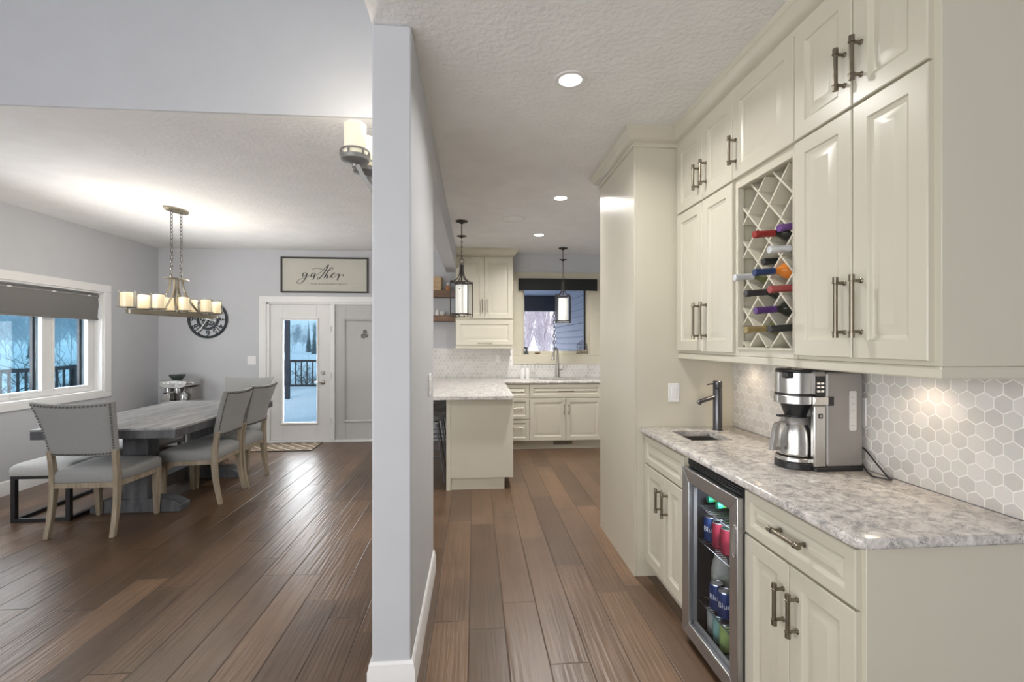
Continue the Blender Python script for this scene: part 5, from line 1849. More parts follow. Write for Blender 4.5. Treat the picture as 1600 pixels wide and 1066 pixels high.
# bench
bn = thing('dining_bench', 'pale grey upholstered bench on a dark metal frame along the window side of the table', 'bench', (-3.45, 4.77, 0))
bx0, bx1, by0, by1 = -3.685, -3.225, 4.020, 5.50
b = MB()
rs = []
for z, g, rr in ((0.372, 0.004, 0.02), (0.378, 0.0, 0.02), (0.430, 0.0, 0.03), (0.452, 0.012, 0.04), (0.464, 0.035, 0.05), (0.470, 0.08, 0.05)):
    rs.append([(x, y, z) for x, y in rrect(bx0 + g, bx1 - g, by0 + g, by1 - g, rr)])
m = len(rs[0])
b.add([p for r in rs for p in r], [(j * m + i, j * m + (i + 1) % m, (j + 1) * m + (i + 1) % m, (j + 1) * m + i) for j in range(len(rs) - 1) for i in range(m)] + [tuple(range(m))[::-1], tuple(range((len(rs) - 1) * m, len(rs) * m))])
b.build('cushion', 'bench', bn, smooth=50)
b = MB()
s = 0.016
for yy in (by0 + 0.03, by1 - 0.03):
    b.box(bx0 + 0.01, bx1 - 0.01, yy - s, yy + s, 0.345, 0.3715).box(bx0 + 0.01, bx1 - 0.01, yy - s, yy + s, 0.0, 0.028)
for xx in (bx0 + 0.026, bx1 - 0.026):
    b.box(xx - s, xx + s, by0 + 0.046, by1 - 0.046, 0.345, 0.3715).box(xx - s, xx + s, by0 + 0.046, by1 - 0.046, 0.0, 0.028)
b.build('frame', 'ironbench', bn)
for xx in (bx0 + 0.026, bx1 - 0.026):
    for yy in (by0 + 0.03, by1 - 0.03):
        MB().box(xx - s, xx + s, yy - s, yy + s, 0.028, 0.345).build('leg', 'ironbench', bn)

# coffee cart in the corner with the espresso machine
ca = thing('coffee_cart', 'low grey cabinet with a row of square cubbies in the far dining corner', 'cabinet', (-3.93, 6.60, 0))
b = MB().box(-4.33, -3.50, 6.42, 6.86, 0.560, 0.590).box(-4.31, -3.52, 6.84, 6.855, 0.09, 0.560)
b.box(-4.31, -3.52, 6.44, 6.84, 0.09, 0.115).box(-4.31, -3.52, 6.44, 6.84, 0.345, 0.365)
for i in range(8):
    x = -4.31 + i * 0.1105
    b.box(x, x + 0.0165, 6.44, 6.84, 0.115, 0.345)
b.box(-4.31, -4.29, 6.44, 6.84, 0.365, 0.560).box(-3.54, -3.52, 6.44, 6.84, 0.365, 0.560).box(-3.93, -3.91, 6.44, 6.84, 0.365, 0.560)
b.build('body', 'cartwood', ca)
for x in (-4.28, -3.55):
    for y in (6.47, 6.81):
        MB().box(x - 0.02, x + 0.02, y - 0.02, y + 0.02, 0, 0.09).build('leg', 'cartwood', ca)
em = thing('espresso_machine', 'stainless espresso machine with a dark bean hopper in the far dining corner', 'espresso machine', (-3.92, 6.60, 0.59))
ex0, ex1, ey0, ey1, ez = -4.085, -3.755, 6.44, 6.78, 0.59
MB().box(ex0 + 0.005, ex1 - 0.005, ey0 + 0.02, ey1, ez, ez + 0.075).build('base', 'steel', em, bevel=0.006)
MB().box(ex0 + 0.010, ex1 - 0.010, ey0 + 0.16, ey1 - 0.001, ez + 0.075, ez + 0.240).build('back_panel', 'greyplastic', em, bevel=0.004)
b = MB()
poly = [(ex0, ez + 0.265), (ex0 + 0.06, ez + 0.240), (ex1 - 0.06, ez + 0.240), (ex1, ez + 0.265), (ex1, ez + 0.340), (ex0, ez + 0.340)]
b.prism(poly, ey0, ey1 - 0.002, 'y').build('head', 'steel', em, bevel=0.008)
b = MB()
for x in (ex0 + 0.06, ex0 + 0.12, ex1 - 0.07):
    b.lathe((x, ey0, ez + 0.30), [(0.012, 0), (0.012, 0.006), (0.001, 0.007)], 14, (0, -1, 0))
b.lathe(((ex0 + ex1) / 2, ey0, ez + 0.30), [(0.026, 0), (0.028, 0.004), (0.001, 0.005)], 20, (0, -1, 0))
b.build('button', 'chrome', em)
MB().lathe((-3.965, 6.62, ez + 0.340), [(0.055, 0.0), (0.058, 0.008), (0.092, 0.048), (0.094, 0.070), (0.090, 0.074), (0.001, 0.074)], 24).build('bean_hopper', 'hopper', em)
MB().lathe((ex0, ey0 + 0.10, ez + 0.300), [(0.010, 0), (0.010, 0.016), (0.018, 0.018), (0.018, 0.040), (0.001, 0.042)], 16, (-1, 0, 0)).build('grind_dial', 'chrome', em)
MB().lathe((ex1, ey0 + 0.10, ez + 0.300), [(0.012, 0), (0.012, 0.020), (0.020, 0.022), (0.020, 0.050), (0.001, 0.052)], 16, (1, 0, 0)).build('steam_dial', 'chrome', em)
b = MB().lathe((-4.02, ey0 + 0.08, ez + 0.185), [(0.030, 0.0), (0.038, 0.01), (0.038, 0.054), (0.001, 0.055)], 18)
b.build('grinder_outlet', 'chrome', em)
b = MB().lathe((-3.905, ey0 + 0.08, ez + 0.175), [(0.030, 0.0), (0.034, 0.006), (0.034, 0.064), (0.001, 0.065)], 18)
b.tube([(-3.905, ey0 + 0.05, ez + 0.195), (-3.912, ey0 - 0.02, ez + 0.192), (-3.922, ey0 - 0.09, ez + 0.186)], 0.013, 10)
b.build('portafilter', 'chrome', em)
b = MB().tube(spline([(ex1 - 0.045, ey0 + 0.06, ez + 0.245), (ex1 - 0.040, ey0 + 0.03, ez + 0.19), (ex1 - 0.02, ey0 + 0.02, ez + 0.10)], 5), 0.006, 8)
b.build('steam_wand', 'chrome', em)
MB().box(ex0 + 0.03, ex1 - 0.03, ey0 - 0.03, ey0 + 0.02, ez + 0.004, ez + 0.05).build('drip_tray', 'chrome', em, bevel=0.004)
t = thing('knock_box', 'square steel knock box on the drip tray of the espresso machine', 'container', (-4.015, 6.50, ez + 0.0755))
MB().box(-4.070, -3.965, 6.462, 6.56, ez + 0.0757, ez + 0.165).build('body', 'steel', t, bevel=0.006)
MB().cyl((-4.070, 6.51, ez + 0.172), (-3.965, 6.51, ez + 0.172), 0.008, n=10).build('knock_bar', 'black', t)
t = thing('milk_jug', 'small steel milk jug standing under the steam wand', 'jug', (-3.83, 6.52, ez + 0.0755))
MB().lathe((-3.83, 6.52, ez + 0.0757), [(0.001, 0), (0.040, 0), (0.042, 0.006), (0.036, 0.060), (0.032, 0.085), (0.036, 0.098), (0.033, 0.098), (0.029, 0.085), (0.030, 0.02), (0.001, 0.01)], 20).build('body', 'chrome', t)
MB().tube(spline([(-3.797, 6.51, ez + 0.155), (-3.772, 6.50, ez + 0.150), (-3.775, 6.50, ez + 0.11), (-3.792, 6.51, ez + 0.095)], 4), 0.005, 6).build('handle', 'chrome', t)

# door mat
rg = MB().prism(rrect(-3.05, -2.160, 6.385, 6.862, 0.01), 0.0005, 0.009).build('door_mat', 'rug', bevel=0.003)
tag(rg, 'brown door mat with a cream trellis pattern in front of the patio door', 'mat')
b = MB()
for a in (((-3.05, 6.378), (-2.160, 6.386)), ((-3.05, 6.861), (-2.160, 6.869))):
    b.box(a[0][0], a[1][0], a[0][1], a[1][1], 0.0005, 0.010)
for x in (-3.058, -2.160):
    b.box(x, x + 0.008, 6.378, 6.869, 0.0005, 0.010)
b.build('binding', 'frame', rg)

# gather sign
sg = thing('framed_sign', 'framed cream sign reading gather above the patio door', 'sign', (-2.125, YB, 2.385))
sx0, sx1, sz0, sz1 = -2.735, -1.522, 2.135, 2.640
b = MB()
fw = 0.022
b.box(sx0, sx1, YB - 0.028, YB - 0.0005, sz0, sz0 + fw).box(sx0, sx1, YB - 0.028, YB - 0.0005, sz1 - fw, sz1)
b.box(sx0, sx0 + fw, YB - 0.028, YB - 0.0005, sz0 + fw, sz1 - fw).box(sx1 - fw, sx1, YB - 0.028, YB - 0.0005, sz0 + fw, sz1 - fw)
b.build('frame', 'frame', sg, bevel=0.002)
MB().box(sx0 + fw, sx1 - fw, YB - 0.014, YB - 0.002, sz0 + fw, sz1 - fw).build('board', 'signpaper', sg)


def SP(px_, py_):
    """sketch coordinates of the sign face (0..1350 across, 0..560 down) to the wall"""
    return Vector((sx0 + px_ / 1350.0 * (sx1 - sx0), YB - 0.0146, sz1 - py_ / 570.0 * (sz1 - sz0)))


strokes = [
    [(395, 265), (375, 248), (345, 262), (332, 298), (345, 312), (375, 295), (400, 262), (392, 300), (370, 350), (330, 400), (285, 428), (252, 420), (248, 396), (280, 365), (340, 335), (400, 318), (440, 300)],
    [(520, 268), (500, 255), (472, 275), (462, 305), (478, 318), (505, 295), (528, 262), (512, 305), (500, 345), (482, 358), (470, 348)],
    [(535, 300), (600, 250), (680, 170), (728, 118), (700, 190), (640, 280), (585, 345), (560, 350), (575, 318)],
    [(480, 195), (540, 180), (600, 184), (670, 205), (740, 212), (790, 190), (800, 165), (780, 162), (740, 200), (700, 262), (668, 322), (665, 330), (700, 290), (720, 282), (715, 310), (700, 332), (720, 330), (760, 305)],
    [(760, 305), (800, 280), (830, 258), (825, 248), (800, 258), (775, 290), (770, 318), (790, 326), (830, 305), (868, 272)],
    [(868, 272), (882, 262), (895, 275), (888, 300), (876, 340), (868, 368), (880, 330), (905, 292), (935, 272), (962, 280), (950, 300)],
]
b = MB()
for st in strokes:
    pts = spline([SP(*p) for p in st], 7)
    vs, fs = [], []
    for i, p in enumerate(pts):
        d = (pts[min(i + 1, len(pts) - 1)] - pts[max(i - 1, 0)]).normalized()
        n = Vector((-d.z, 0, d.x))
        w = 0.0022 + 0.0062 * max(0.0, abs(d.z)) ** 1.5 * (1.0 if d.z < 0 else 0.35)
        vs += [p + n * w, p - n * w]
    for i in range(len(pts) - 1):
        fs.append((2 * i, 2 * i + 1, 2 * i + 3, 2 * i + 2))
    b.add(vs, fs)
b.build('lettering', 'ink', sg, smooth=0)
vs, fs = text_geo('here with grateful hearts', 0.040, 0.0003, 'CENTER', 1.22)
c = SP(735, 425)
MB().add([(c.x + x, YB - 0.0146, c.z + y) for x, y, _ in vs], fs).build('small_lettering', 'inklight', sg, smooth=0, recalc=False)

# wall clock
ck = thing('wall_clock', 'large charcoal open-frame wall clock with numerals on the dining wall behind the chandelier', 'clock', (-3.722, YB, 1.755))
CX_, CZ_, CR = -3.722, 1.755, 0.268
ctr = (CX_, YB - 0.012, CZ_)
MB().lathe(ctr, [(CR - 0.030, -0.008), (CR, -0.008), (CR, 0.008), (CR - 0.010, 0.013), (CR - 0.030, 0.008)], 56, (0, -1, 0), closed=True).build('outer_ring', 'clock', ck)
MB().lathe(ctr, [(0.118, -0.006), (0.150, -0.006), (0.150, 0.006), (0.118, 0.006)], 40, (0, -1, 0), closed=True).build('inner_ring', 'clock', ck)
b = MB()
for k in range(12):
    a = PI / 2 - k * PI / 6
    vs, fs = text_geo(str(12 if k == 0 else k), 0.105, 0.004)
    r = 0.196
    out = []
    for x, y, z in vs:
        u, v = x * 1.05, y * 1.15
        out.append((CX_ + (r + v) * math.cos(a) + u * math.sin(a), YB - 0.012 - z, CZ_ + (r + v) * math.sin(a) - u * math.cos(a)))
    MB().add(out, fs).build('numeral', 'clock', ck, smooth=0)
b = MB()
for k in range(12):
    a = PI / 2 - (k + 0.5) * PI / 6
    if k % 3 == 1:
        b.cyl((CX_ + 0.148 * math.cos(a), YB - 0.012, CZ_ + 0.148 * math.sin(a)), (CX_ + 0.242 * math.cos(a), YB - 0.012, CZ_ + 0.242 * math.sin(a)), 0.005, n=6)
for k, (gx, gz, gr) in enumerate(((-0.055, 0.02, 0.052), (0.040, -0.045, 0.045), (0.045, 0.050, 0.038), (-0.035, -0.070, 0.034))):
    b.lathe((CX_ + gx, YB - 0.010, CZ_ + gz), [(gr - 0.013, -0.003), (gr, -0.003), (gr, 0.003), (gr - 0.013, 0.003)], 20, (0, -1, 0), closed=True)
    for j in range(10):
        a = j * PI / 5
        b.cyl((CX_ + gx + gr * math.cos(a), YB - 0.010, CZ_ + gz + gr * math.sin(a)), (CX_ + gx + (gr + 0.010) * math.cos(a), YB - 0.010, CZ_ + gz + (gr + 0.010) * math.sin(a)), 0.0045, n=6)
    for j in range(2):
        a = j * PI / 2 + k
        b.cyl((CX_ + gx - gr * math.cos(a), YB - 0.010, CZ_ + gz - gr * math.sin(a)), (CX_ + gx + gr * math.cos(a), YB - 0.010, CZ_ + gz + gr * math.sin(a)), 0.004, n=6)
b.build('gears', 'clock', ck)
b = MB()
for a, L, w in ((math.radians(238), 0.175, 0.0065), (math.radians(-14), 0.130, 0.007)):
    d = Vector((math.cos(a), 0, math.sin(a)))
    n = Vector((-d.z, 0, d.x))
    c = Vector((CX_, YB - 0.026, CZ_))
    b.bar([(c - d * 0.035, n * w, (0, 0.0015, 0)), (c + d * L * 0.8, n * w, (0, 0.0015, 0)), (c + d * L, n * 0.001, (0, 0.0015, 0))])
b.lathe((CX_, YB - 0.012, CZ_), [(0.012, 0), (0.012, 0.018), (0.001, 0.019)], 16, (0, -1, 0))
b.build('hands', 'clockhand', ck)

# chandelier over the table
CC = Vector((-2.92, 4.86, 0))
ang = math.radians(76)
AX = Vector((math.cos(ang), math.sin(ang), 0))
BX = Vector((math.sin(ang), -math.cos(ang), 0))
cl_ = thing('chandelier', 'long pewter chandelier with eight candle glass shades hanging over the dining table', 'chandelier', (CC.x, CC.y, H))
def CP(s, w, z):
    p = CC + AX * s + BX * w
    return Vector((p.x, p.y, z))
n = 40
b = MB()
vs = []
for zz, k in ((H - 0.0005, 1.0), (H - 0.018, 1.0), (H - 0.028, 0.9)):
    for i in range(n):
        a = 2 * PI * i / n
        vs.append(CP(0.135 * k * math.cos(a), 0.060 * k * math.sin(a), zz))
b.add(vs, [(j * n + i, j * n + (i + 1) % n, (j + 1) * n + (i + 1) % n, (j + 1) * n + i) for j in range(2) for i in range(n)] + [tuple(range(n))[::-1], tuple(range(2 * n, 3 * n))])
b.build('canopy', 'pewter', cl_)
HUBZ = 2.055
for s in (-0.055, 0.055):
    b = MB()
    zc = H - 0.030
    i = 0
    while zc > HUBZ + 0.012:
        p = CP(s, 0, 0)
        pts = []
        for k in range(10):
            a = 2 * PI * k / 10
            q = 0.0105 * math.cos(a)
            d = AX if i % 2 else BX
            pts.append((p.x + d.x * q, p.y + d.y * q, zc - 0.019 + 0.021 * math.sin(a)))
        b.tube(pts, 0.0038, 6, closed=True)
        zc -= 0.0345
        i += 1
    b.build('chain', 'nail', cl_)
b = MB()
b.bar([(CP(-0.135, 0, HUBZ - 0.004), BX * 0.020, (0, 0, 0.003)), (CP(-0.09, 0, HUBZ), BX * 0.045, (0, 0, 0.006)), (CP(0.09, 0, HUBZ), BX * 0.045, (0, 0, 0.006)), (CP(0.135, 0, HUBZ - 0.004), BX * 0.020, (0, 0, 0.003))])
for s in (-0.055, 0.055):
    b.cyl(CP(s, 0, HUBZ), CP(s, 0, HUBZ + 0.016), 0.006, n=8)
b.build('hub_plate', 'pewter', cl_, bevel=0.002)
RA, RB, RZ0, RZ1 = 0.505, 0.088, 1.690, 1.726
b = MB()
n = 64
vs = []
for (k, zz) in ((1.0, RZ0), (1.0, RZ1), (0.93, RZ1), (0.93, RZ0)):
    for i in range(n):
        a = 2 * PI * i / n
        ca_, sa_ = math.cos(a), math.sin(a)
        e = 0.75
        vs.append(CP((RA - (0 if k == 1 else 0.008)) * math.copysign(abs(ca_) ** e, ca_), (RB - (0 if k == 1 else 0.008)) * math.copysign(abs(sa_) ** e, sa_), zz))
b.add(vs, [(j * n + i, j * n + (i + 1) % n, ((j + 1) % 4) * n + (i + 1) % n, ((j + 1) % 4) * n + i) for j in range(4) for i in range(n)])
b.build('oval_ring', 'pewter', cl_)
for s, w in ((-0.21, 0.07), (-0.21, -0.07), (0.21, 0.07), (0.21, -0.07), (-0.05, 0.08), (0.05, -0.08)):
    k = 1 if s > 0 else -1
    ss = abs(s)
    path = spline([CP(k * 0.045, w * 0.30, HUBZ - 0.002), CP(k * (0.045 + 0.05 * ss), w * 0.42, HUBZ - 0.10), CP(k * (0.05 + 0.25 * ss), w * 0.6, HUBZ - 0.20), CP(k * (0.04 + 0.62 * ss), w * 0.85, RZ1 + 0.040), CP(s, w * 1.05, RZ1 - 0.012)], 6)
    MB().bar([(p, BX * 0.011, (AX * 0.0035) + Vector((0, 0, 0.0035))) for p in path]).build('arm', 'pewter', cl_)
for (s, w) in ((-0.50, 0), (-0.27, 0.080), (-0.27, -0.080), (0.0, 0.086), (0.0, -0.086), (0.27, 0.080), (0.27, -0.080), (0.50, 0)):
    p = CP(s, w, 0)
    q = MB().lathe((p.x, p.y, RZ1 - 0.004), [(0.010, 0), (0.010, 0.012), (0.060, 0.017), (0.074, 0.020), (0.074, 0.0235), (0.001, 0.0235)], 24).build('drip_pan', 'pewter', cl_)
    MB().lathe((p.x, p.y, RZ1 + 0.0200), [(0.001, 0), (0.043, 0.0), (0.045, 0.003), (0.045, 0.122), (0.043, 0.125), (0.001, 0.125)], 24).build('candle_shade', 'candle', q, smooth=50)
    MB().lathe((p.x, p.y, RZ1 + 0.0200), [(0.0585, 0.0), (0.061, 0.0), (0.061, 0.140), (0.0585, 0.140)], 24, closed=True).build('outer_glass', 'edgeglass', q, smooth=50)
for s in (-0.42, 0.42):
    lamp('chandelier_glow', 'POINT', CP(s, 0, 2.08), 11, (1.0, 0.90, 0.76), 0.15, parent=cl_)

# wall sconce on the dining side of the partition
sc_ = thing('wall_sconce', 'pewter two-light wall sconce with cream glass cylinders on the side of the partition', 'sconce', (-0.42, 2.42, 2.20))
MB().lathe((-0.4205, 2.43, 2.17), [(0.058, 0.0), (0.060, 0.004), (0.056, 0.014), (0.030, 0.018), (0.001, 0.019)], 24, (-1, 0, 0)).build('back_plate', 'sconcem', sc_)
for (x, y, dz) in ((-0.583, 2.35, 0.0), (-0.565, 2.515, 0.0)):
    z = 2.345
    b = MB()
    b.bar([(p, (0.008, 0, 0.006), (0, 0.012, 0)) for p in spline([(-0.432, 2.43 + (y - 2.43) * 0.25, 2.15), (-0.475, 2.43 + (y - 2.43) * 0.5, 2.165), (-0.53, 2.43 + (y - 2.43) * 0.8, 2.225), (x + 0.012, y, z - 0.045)], 5)])
    b.build('arm', 'sconcem', sc_)
    b = MB().lathe((x, y, z - 0.052), [(0.001, 0.0), (0.014, 0.0), (0.016, 0.012), (0.050, 0.020), (0.066, 0.030), (0.068, 0.050), (0.062, 0.050), (0.060, 0.036), (0.001, 0.034)], 28)
    b.lathe((x, y, z + 0.018), [(0.064, 0.0), (0.068, 0.0), (0.068, 0.009), (0.064, 0.009)], 28, closed=True)
    for k in range(6):
        a = k * PI / 3 + 0.3
        b.cyl((x + 0.066 * math.cos(a), y + 0.066 * math.sin(a), z - 0.004), (x + 0.066 * math.cos(a), y + 0.066 * math.sin(a), z + 0.022), 0.006, n=6)
    q = b.build('cup', 'sconcem', sc_)
    MB().lathe((x, y, z - 0.0165), [(0.001, 0.0), (0.050, 0.0), (0.052, 0.004), (0.052, 0.170), (0.049, 0.172), (0.047, 0.165), (0.047, 0.06), (0.001, 0.06)], 28).build('glass_shade', 'sconceglass', q, smooth=50)
    lamp('sconce_glow', 'POINT', (x, y, z + 0.20), 3.0, (1.0, 0.90, 0.74), 0.05, parent=sc_)

# ================================================================== OUTSIDE
struct('snow_ground', MB().box(-260, 160, 7.10, 420, -1.3, -1.05).box(-260, XL - 0.16, -60, 7.10, -1.3, -1.05), 'snow', smooth=0)
# snow-covered deck, drifting up to the railing
nx, ny = 60, 44
vs, fs = [], []
for j in range(ny + 1):
    for i in range(nx + 1):
        x = -6.75 + 8.45 * i / nx
        y = 7.055 + 4.55 * j / ny
        v = (y - 7.055) / 4.55
        h = 0.02 + 0.36 * min(1.0, max(0, v)) ** 0.8
        h += 0.035 * math.sin(x * 2.1 + y * 1.3) * v + 0.018 * math.sin(x * 5.3 - y * 7.1)
        vs.append((x, y, max(-0.05, h)))
for j in range(ny):
    for i in range(nx):
        a = j * (nx + 1) + i
        fs.append((a, a + 1, a + nx + 2, a + nx + 1))
k = len(vs)
vs += [(x, y, -0.12) for x, y, z in vs]
fs += [tuple(k + v for v in f[::-1]) for f in fs]
per = list(range(nx + 1)) + [j * (nx + 1) + nx for j in range(1, ny + 1)] + [ny * (nx + 1) + i for i in range(nx - 1, -1, -1)] + [j * (nx + 1) for j in range(ny - 1, 0, -1)]
for a, c in zip(per, per[1:] + per[:1]):
    fs.append((a, c, k + c, k + a))
tag(MB().add(vs, fs).build('deck_snow', 'snow', smooth=60), kind='stuff')['label'] = 'wind-packed snow drifted over the back deck'
struct('deck', MB().box(-6.75, XL - 0.16, 2.0, 7.05, -0.2, -0.02), 'snow', smooth=0)


def railing(p0, p1, zt, zb, label):
    p0, p1 = Vector(p0), Vector(p1)
    L = (p1 - p0).length
    d = (p1 - p0) / L
    nrm = Vector((-d.y, d.x, 0))
    r = thing('deck_railing', label, 'railing', (p0.x, p0.y, 0))
    def beam(z0_, z1_, w):
        b = MB()
        zc = (z0_ + z1_) / 2
        return b.bar([(p0 + Vector((0, 0, zc)), nrm * w, (0, 0, (z1_ - z0_) / 2)), (p1 + Vector((0, 0, zc)), nrm * w, (0, 0, (z1_ - z0_) / 2))])
    beam(zt - 0.055, zt, 0.035).build('top_rail', 'deckrail', r)
    beam(zb, zb + 0.045, 0.022).build('bottom_rail', 'deckrail', r)
    np_ = max(2, int(round(L / 2.3)) + 1)
    for i in range(np_):
        c = p0 + d * (L * i / (np_ - 1))
        MB().box(c.x - 0.04, c.x + 0.04, c.y - 0.04, c.y + 0.04, -0.04, zt + 0.015).build('post', 'deckrail', r)
    nb = int(L / 0.125)
    first = None
    for i in range(1, nb):
        c = p0 + d * (L * i / nb)
        if first is None:
            first = MB().box(-0.012, 0.012, -0.012, 0.012, zb + 0.04, zt - 0.05).build('baluster', 'deckrail', r, world=False, smooth=0)
            o = first
        else:
            o = first.copy()
            COL.objects.link(o)
            o.parent = r
        o.location = (c.x - p0.x, c.y - p0.y, 0)


railing((-6.55, 11.25, 0), (-0.70, 11.25, 0), 1.02, 0.40, 'black metal railing at the back edge of the snowy deck, seen through the patio door')
railing((-6.55, 5.40, 0), (-6.55, 11.10, 0), 1.05, 0.12, 'black metal railing along the side deck, seen through the dining window')
tag(MB().box(-3.895, -3.815, 10.0, 10.08, 0.0, 3.2).build('porch_post', 'beam'), 'dark porch post on the snowy deck at the left edge of the patio door glass', 'post')

# the house wing seen through the kitchen window: lap siding, soffit, beam, rain chain
b = MB()
z = -0.6
while z < 2.62:
    b.prism([(1.84, z), (1.806, z), (1.812, z + 0.012), (1.838, z + 0.118), (1.90, z + 0.118), (1.90, z)], YB + 0.155, 10.6, 'y')
    z += 0.118
struct('wall_siding', b, 'siding', smooth=0)
b = MB()
for i in range(14):
    y = YB + 0.155 + i * 0.26
    b.box(-1.2, 1.823, y, y + 0.252, 2.46, 2.475)
b.box(-1.2, 1.823, YB + 0.155, 10.85, 2.475, 2.49)
struct('ceiling_porch', b, 'soffit', smooth=0)
struct('beam_porch', MB().box(-1.2, 1.83, 10.35, 10.60, 2.12, 2.455), 'beam', smooth=0)
b = MB()
zc = 2.10
i = 0
while zc > 0.45:
    pts = []
    for k in range(8):
        a = 2 * PI * k / 8
        q = 0.028 * math.cos(a)
        pts.append((1.775 + (q if i % 2 else 0), 10.45 + (0 if i % 2 else q), zc + 0.045 * math.sin(a)))
    b.tube(pts, 0.008, 6, closed=True)
    zc -= 0.075
    i += 1
tag(b.build('rain_chain', 'deckrail'), 'dark rain chain hanging from the porch beam outside the kitchen window', 'chain')


def bare_tree(seed, h, depth, spread, bushy=False):
    rnd = random.Random(seed)
    tr, tw = MB(), MB()

    def grow(p, d, L, r, lev):
        n = 3
        pts = [p]
        q = p.copy()
        dd = d.copy()
        for _ in range(n):
            dd = (dd + Vector((rnd.uniform(-1, 1), rnd.uniform(-1, 1), rnd.uniform(-0.3, 0.6))) * 0.16).normalized()
            q = q + dd * (L / n)
            pts.append(q.copy())
        (tr if lev < 2 else tw).tube(pts, r, 5 if lev < 2 else 3, radii=[r * (1 - 0.45 * i / n) for i in range(n + 1)])
        if lev >= depth:
            return
        nb = (9 if bushy else 5) if lev == 0 else rnd.choice((3, 4, 4))
        for i in range(nb):
            t = rnd.uniform(0.05 if bushy and lev == 0 else 0.30, 1.0) if i < nb - 1 else 1.0
            k = min(n - 1, int(t * n))
            base = pts[k].lerp(pts[k + 1], t * n - k)
            a = rnd.uniform(0, 2 * PI)
            side = Vector((math.cos(a), math.sin(a), rnd.uniform(0.0, 0.5)))
            nd_ = (dd * (1 - spread) + side * spread).normalized()
            grow(base, nd_, L * rnd.uniform(0.55, 0.78), max(r * 0.52, 0.006 * h / 6 * (2.2 if bushy else 1)), lev + 1)
    grow(Vector((0, 0, 0)), Vector((0, 0, 1)), h * 0.42, h * (0.010 if bushy else 0.018), 0)
    return tr, tw


def tree_proto(label, seed, h, depth, spread, twig, bark, group, bushy=False):
    t = thing('bare_tree', label, 'tree', (0, 0, 0), 0, group)
    a, c = bare_tree(seed, h, depth, spread, bushy)
    a.build('trunk', bark, t, smooth=60, recalc=False)
    c.build('twigs', twig, t, smooth=60, recalc=False)
    return t


def spruce_proto(label, seed, h, group):
    rnd = random.Random(seed)
    t = thing('spruce_tree', label, 'tree', (0, 0, 0), 0, group)
    MB().cyl((0, 0, 0), (0, 0, h * 0.95), h * 0.02, 0.01, n=6).build('trunk', 'bark', t)
    b = MB()
    lv = 22
    for j in range(lv):
        v = j / (lv - 1)
        z = h * (0.06 + 0.9 * v)
        R = h * 0.20 * (1 - v) ** 0.85 + 0.08
        nb = 11
        for i in range(nb):
            a = 2 * PI * (i + rnd.random() * 0.7) / nb + j
            r = R * rnd.uniform(0.7, 1.1)
            c, s = math.cos(a), math.sin(a)
            w = r * 0.26
            tip = Vector((r * c, r * s, z - r * 0.32))
            b.add([(0, 0, z + 0.1), (0.6 * r * c - w * s, 0.6 * r * s + w * c, z - r * 0.12), tip, (0.6 * r * c + w * s, 0.6 * r * s - w * c, z - r * 0.12), (0.55 * r * c, 0.55 * r * s, z + 0.02)],
                  [(0, 1, 4), (1, 2, 4), (2, 3, 4), (3, 0, 4)])
    b.build('foliage', 'spruce', t, smooth=0, recalc=False)
    return t


G1 = 'frosted trees beyond the snow field'
tpA = tree_proto('frosted bare tree at the far edge of the snow field', 11, 8.5, 5, 0.52, 'frost', 'frost', G1, True)
tpB = tree_proto('frosted bare tree at the far edge of the snow field', 23, 7.5, 5, 0.58, 'frost', 'frost', G1, True)
spA = spruce_proto('dark frosted spruce at the far edge of the snow field', 5, 8.0, 'frosted spruces beyond the snow field')
rnd = random.Random(3)
first = {id(tpA): True, id(tpB): True, id(spA): True}


def put(proto, x, y, s, rz, slim=1.0):
    if first.pop(id(proto), None):
        o = proto
    else:
        o = dup(proto)
    o.location = (x, y, -1.1)
    o.rotation_euler = (0, 0, rz)
    o.scale = (s * slim, s * slim, s)
    return o


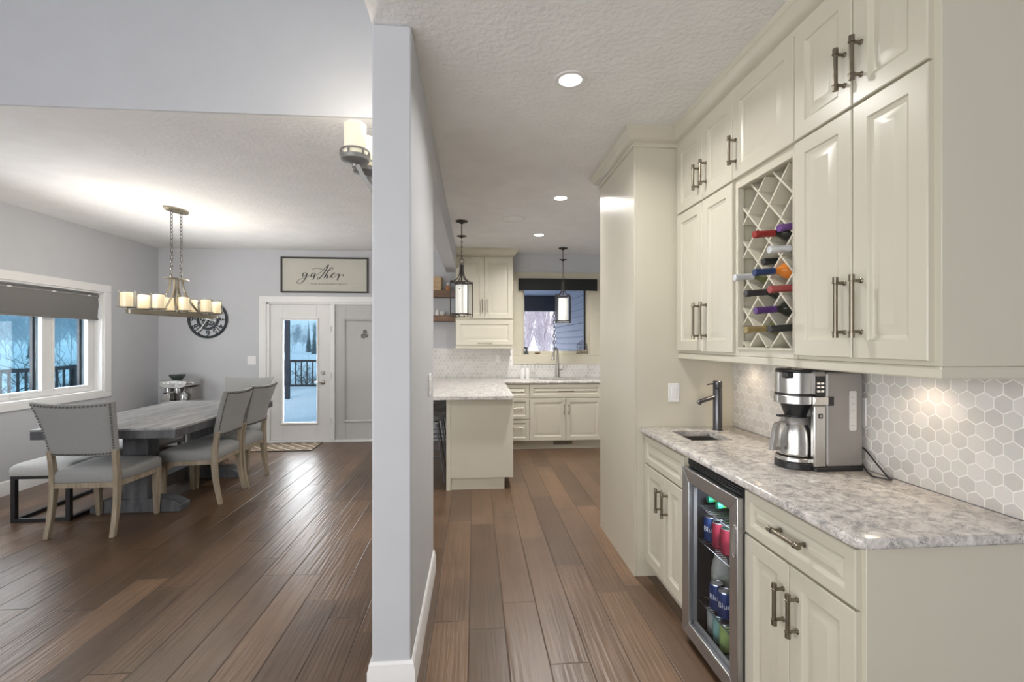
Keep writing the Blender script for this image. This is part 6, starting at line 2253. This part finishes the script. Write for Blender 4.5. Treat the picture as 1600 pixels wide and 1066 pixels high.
# through the dining window: bearing x/y about -0.98 .. -0.74
n = 0
for r_ in range(5):
    y = 47.0 + 6.0 * r_
    x = -0.98 * y + (1.9 if r_ % 2 else 0.0)
    while x < -0.73 * y:
        put((tpA, tpB)[n % 2] if r_ < 4 or n % 3 else spA, x, y + rnd.uniform(-0.5, 0.5), rnd.uniform(0.95, 1.2), n * 1.7, 0.46)
        x += 3.7
        n += 1
# through the patio door: bearing about -0.41 .. -0.29
for r_ in range(3):
    y = 98.0 + 8.0 * r_
    x = -0.41 * y + (2.0 if r_ % 2 else 0.0)
    while x < -0.29 * y:
        put((spA, tpB, tpA, spA, tpB)[n % 5], x, y, rnd.uniform(0.75, 1.0), n * 1.7, 0.55)
        x += 3.9
        n += 1
# low shrubs by the railing, in front of the dining window
tpC = tree_proto('low leafless shrub poking through the snow beyond the side deck', 31, 2.3, 4, 0.62, 'bark', 'bark', 'leafless shrubs beyond the deck')
first[id(tpC)] = True
for (x, y) in ((-9.6, 11.2), (-10.4, 12.9), (-11.6, 13.2), (-9.0, 11.9), (-5.9, 17.0), (-6.6, 18.6), (-5.2, 15.6), (-12.5, 15.5)):
    put(tpC, x, y, rnd.uniform(0.8, 1.15), rnd.uniform(0, 6))
# thicket behind the birches
tpE = tree_proto('pale leafless thicket tree behind the birches, seen through the kitchen window', 57, 7.0, 5, 0.55, 'birch', 'birch', 'pale thicket behind the birches', True)
first[id(tpE)] = True
n = 0
for r_ in range(3):
    y = 41.0 + 5.0 * r_
    x = 0.085 * y + (0.9 if r_ % 2 else 0.0)
    while x < 0.185 * y:
        put(tpE, x, y, rnd.uniform(0.85, 1.1), n * 1.7, 0.36)
        x += 2.3
        n += 1
# birches beyond the porch
G3 = 'bare birches beyond the porch'
tpD = tree_proto('slender bare birch beyond the porch, seen through the kitchen window', 41, 7.5, 5, 0.42, 'birch', 'birch', G3)
first[id(tpD)] = True
for i, (x, y) in enumerate(((2.35, 16.5), (2.0, 19.0), (3.15, 20.5), (2.4, 23.0), (3.7, 24.0), (3.0, 27.0), (4.4, 28.0), (3.5, 31.0), (5.0, 33.0), (4.1, 36.0))):
    put(tpD, x, y, 0.85 + 0.1 * (i % 4), i * 1.3, 0.45)
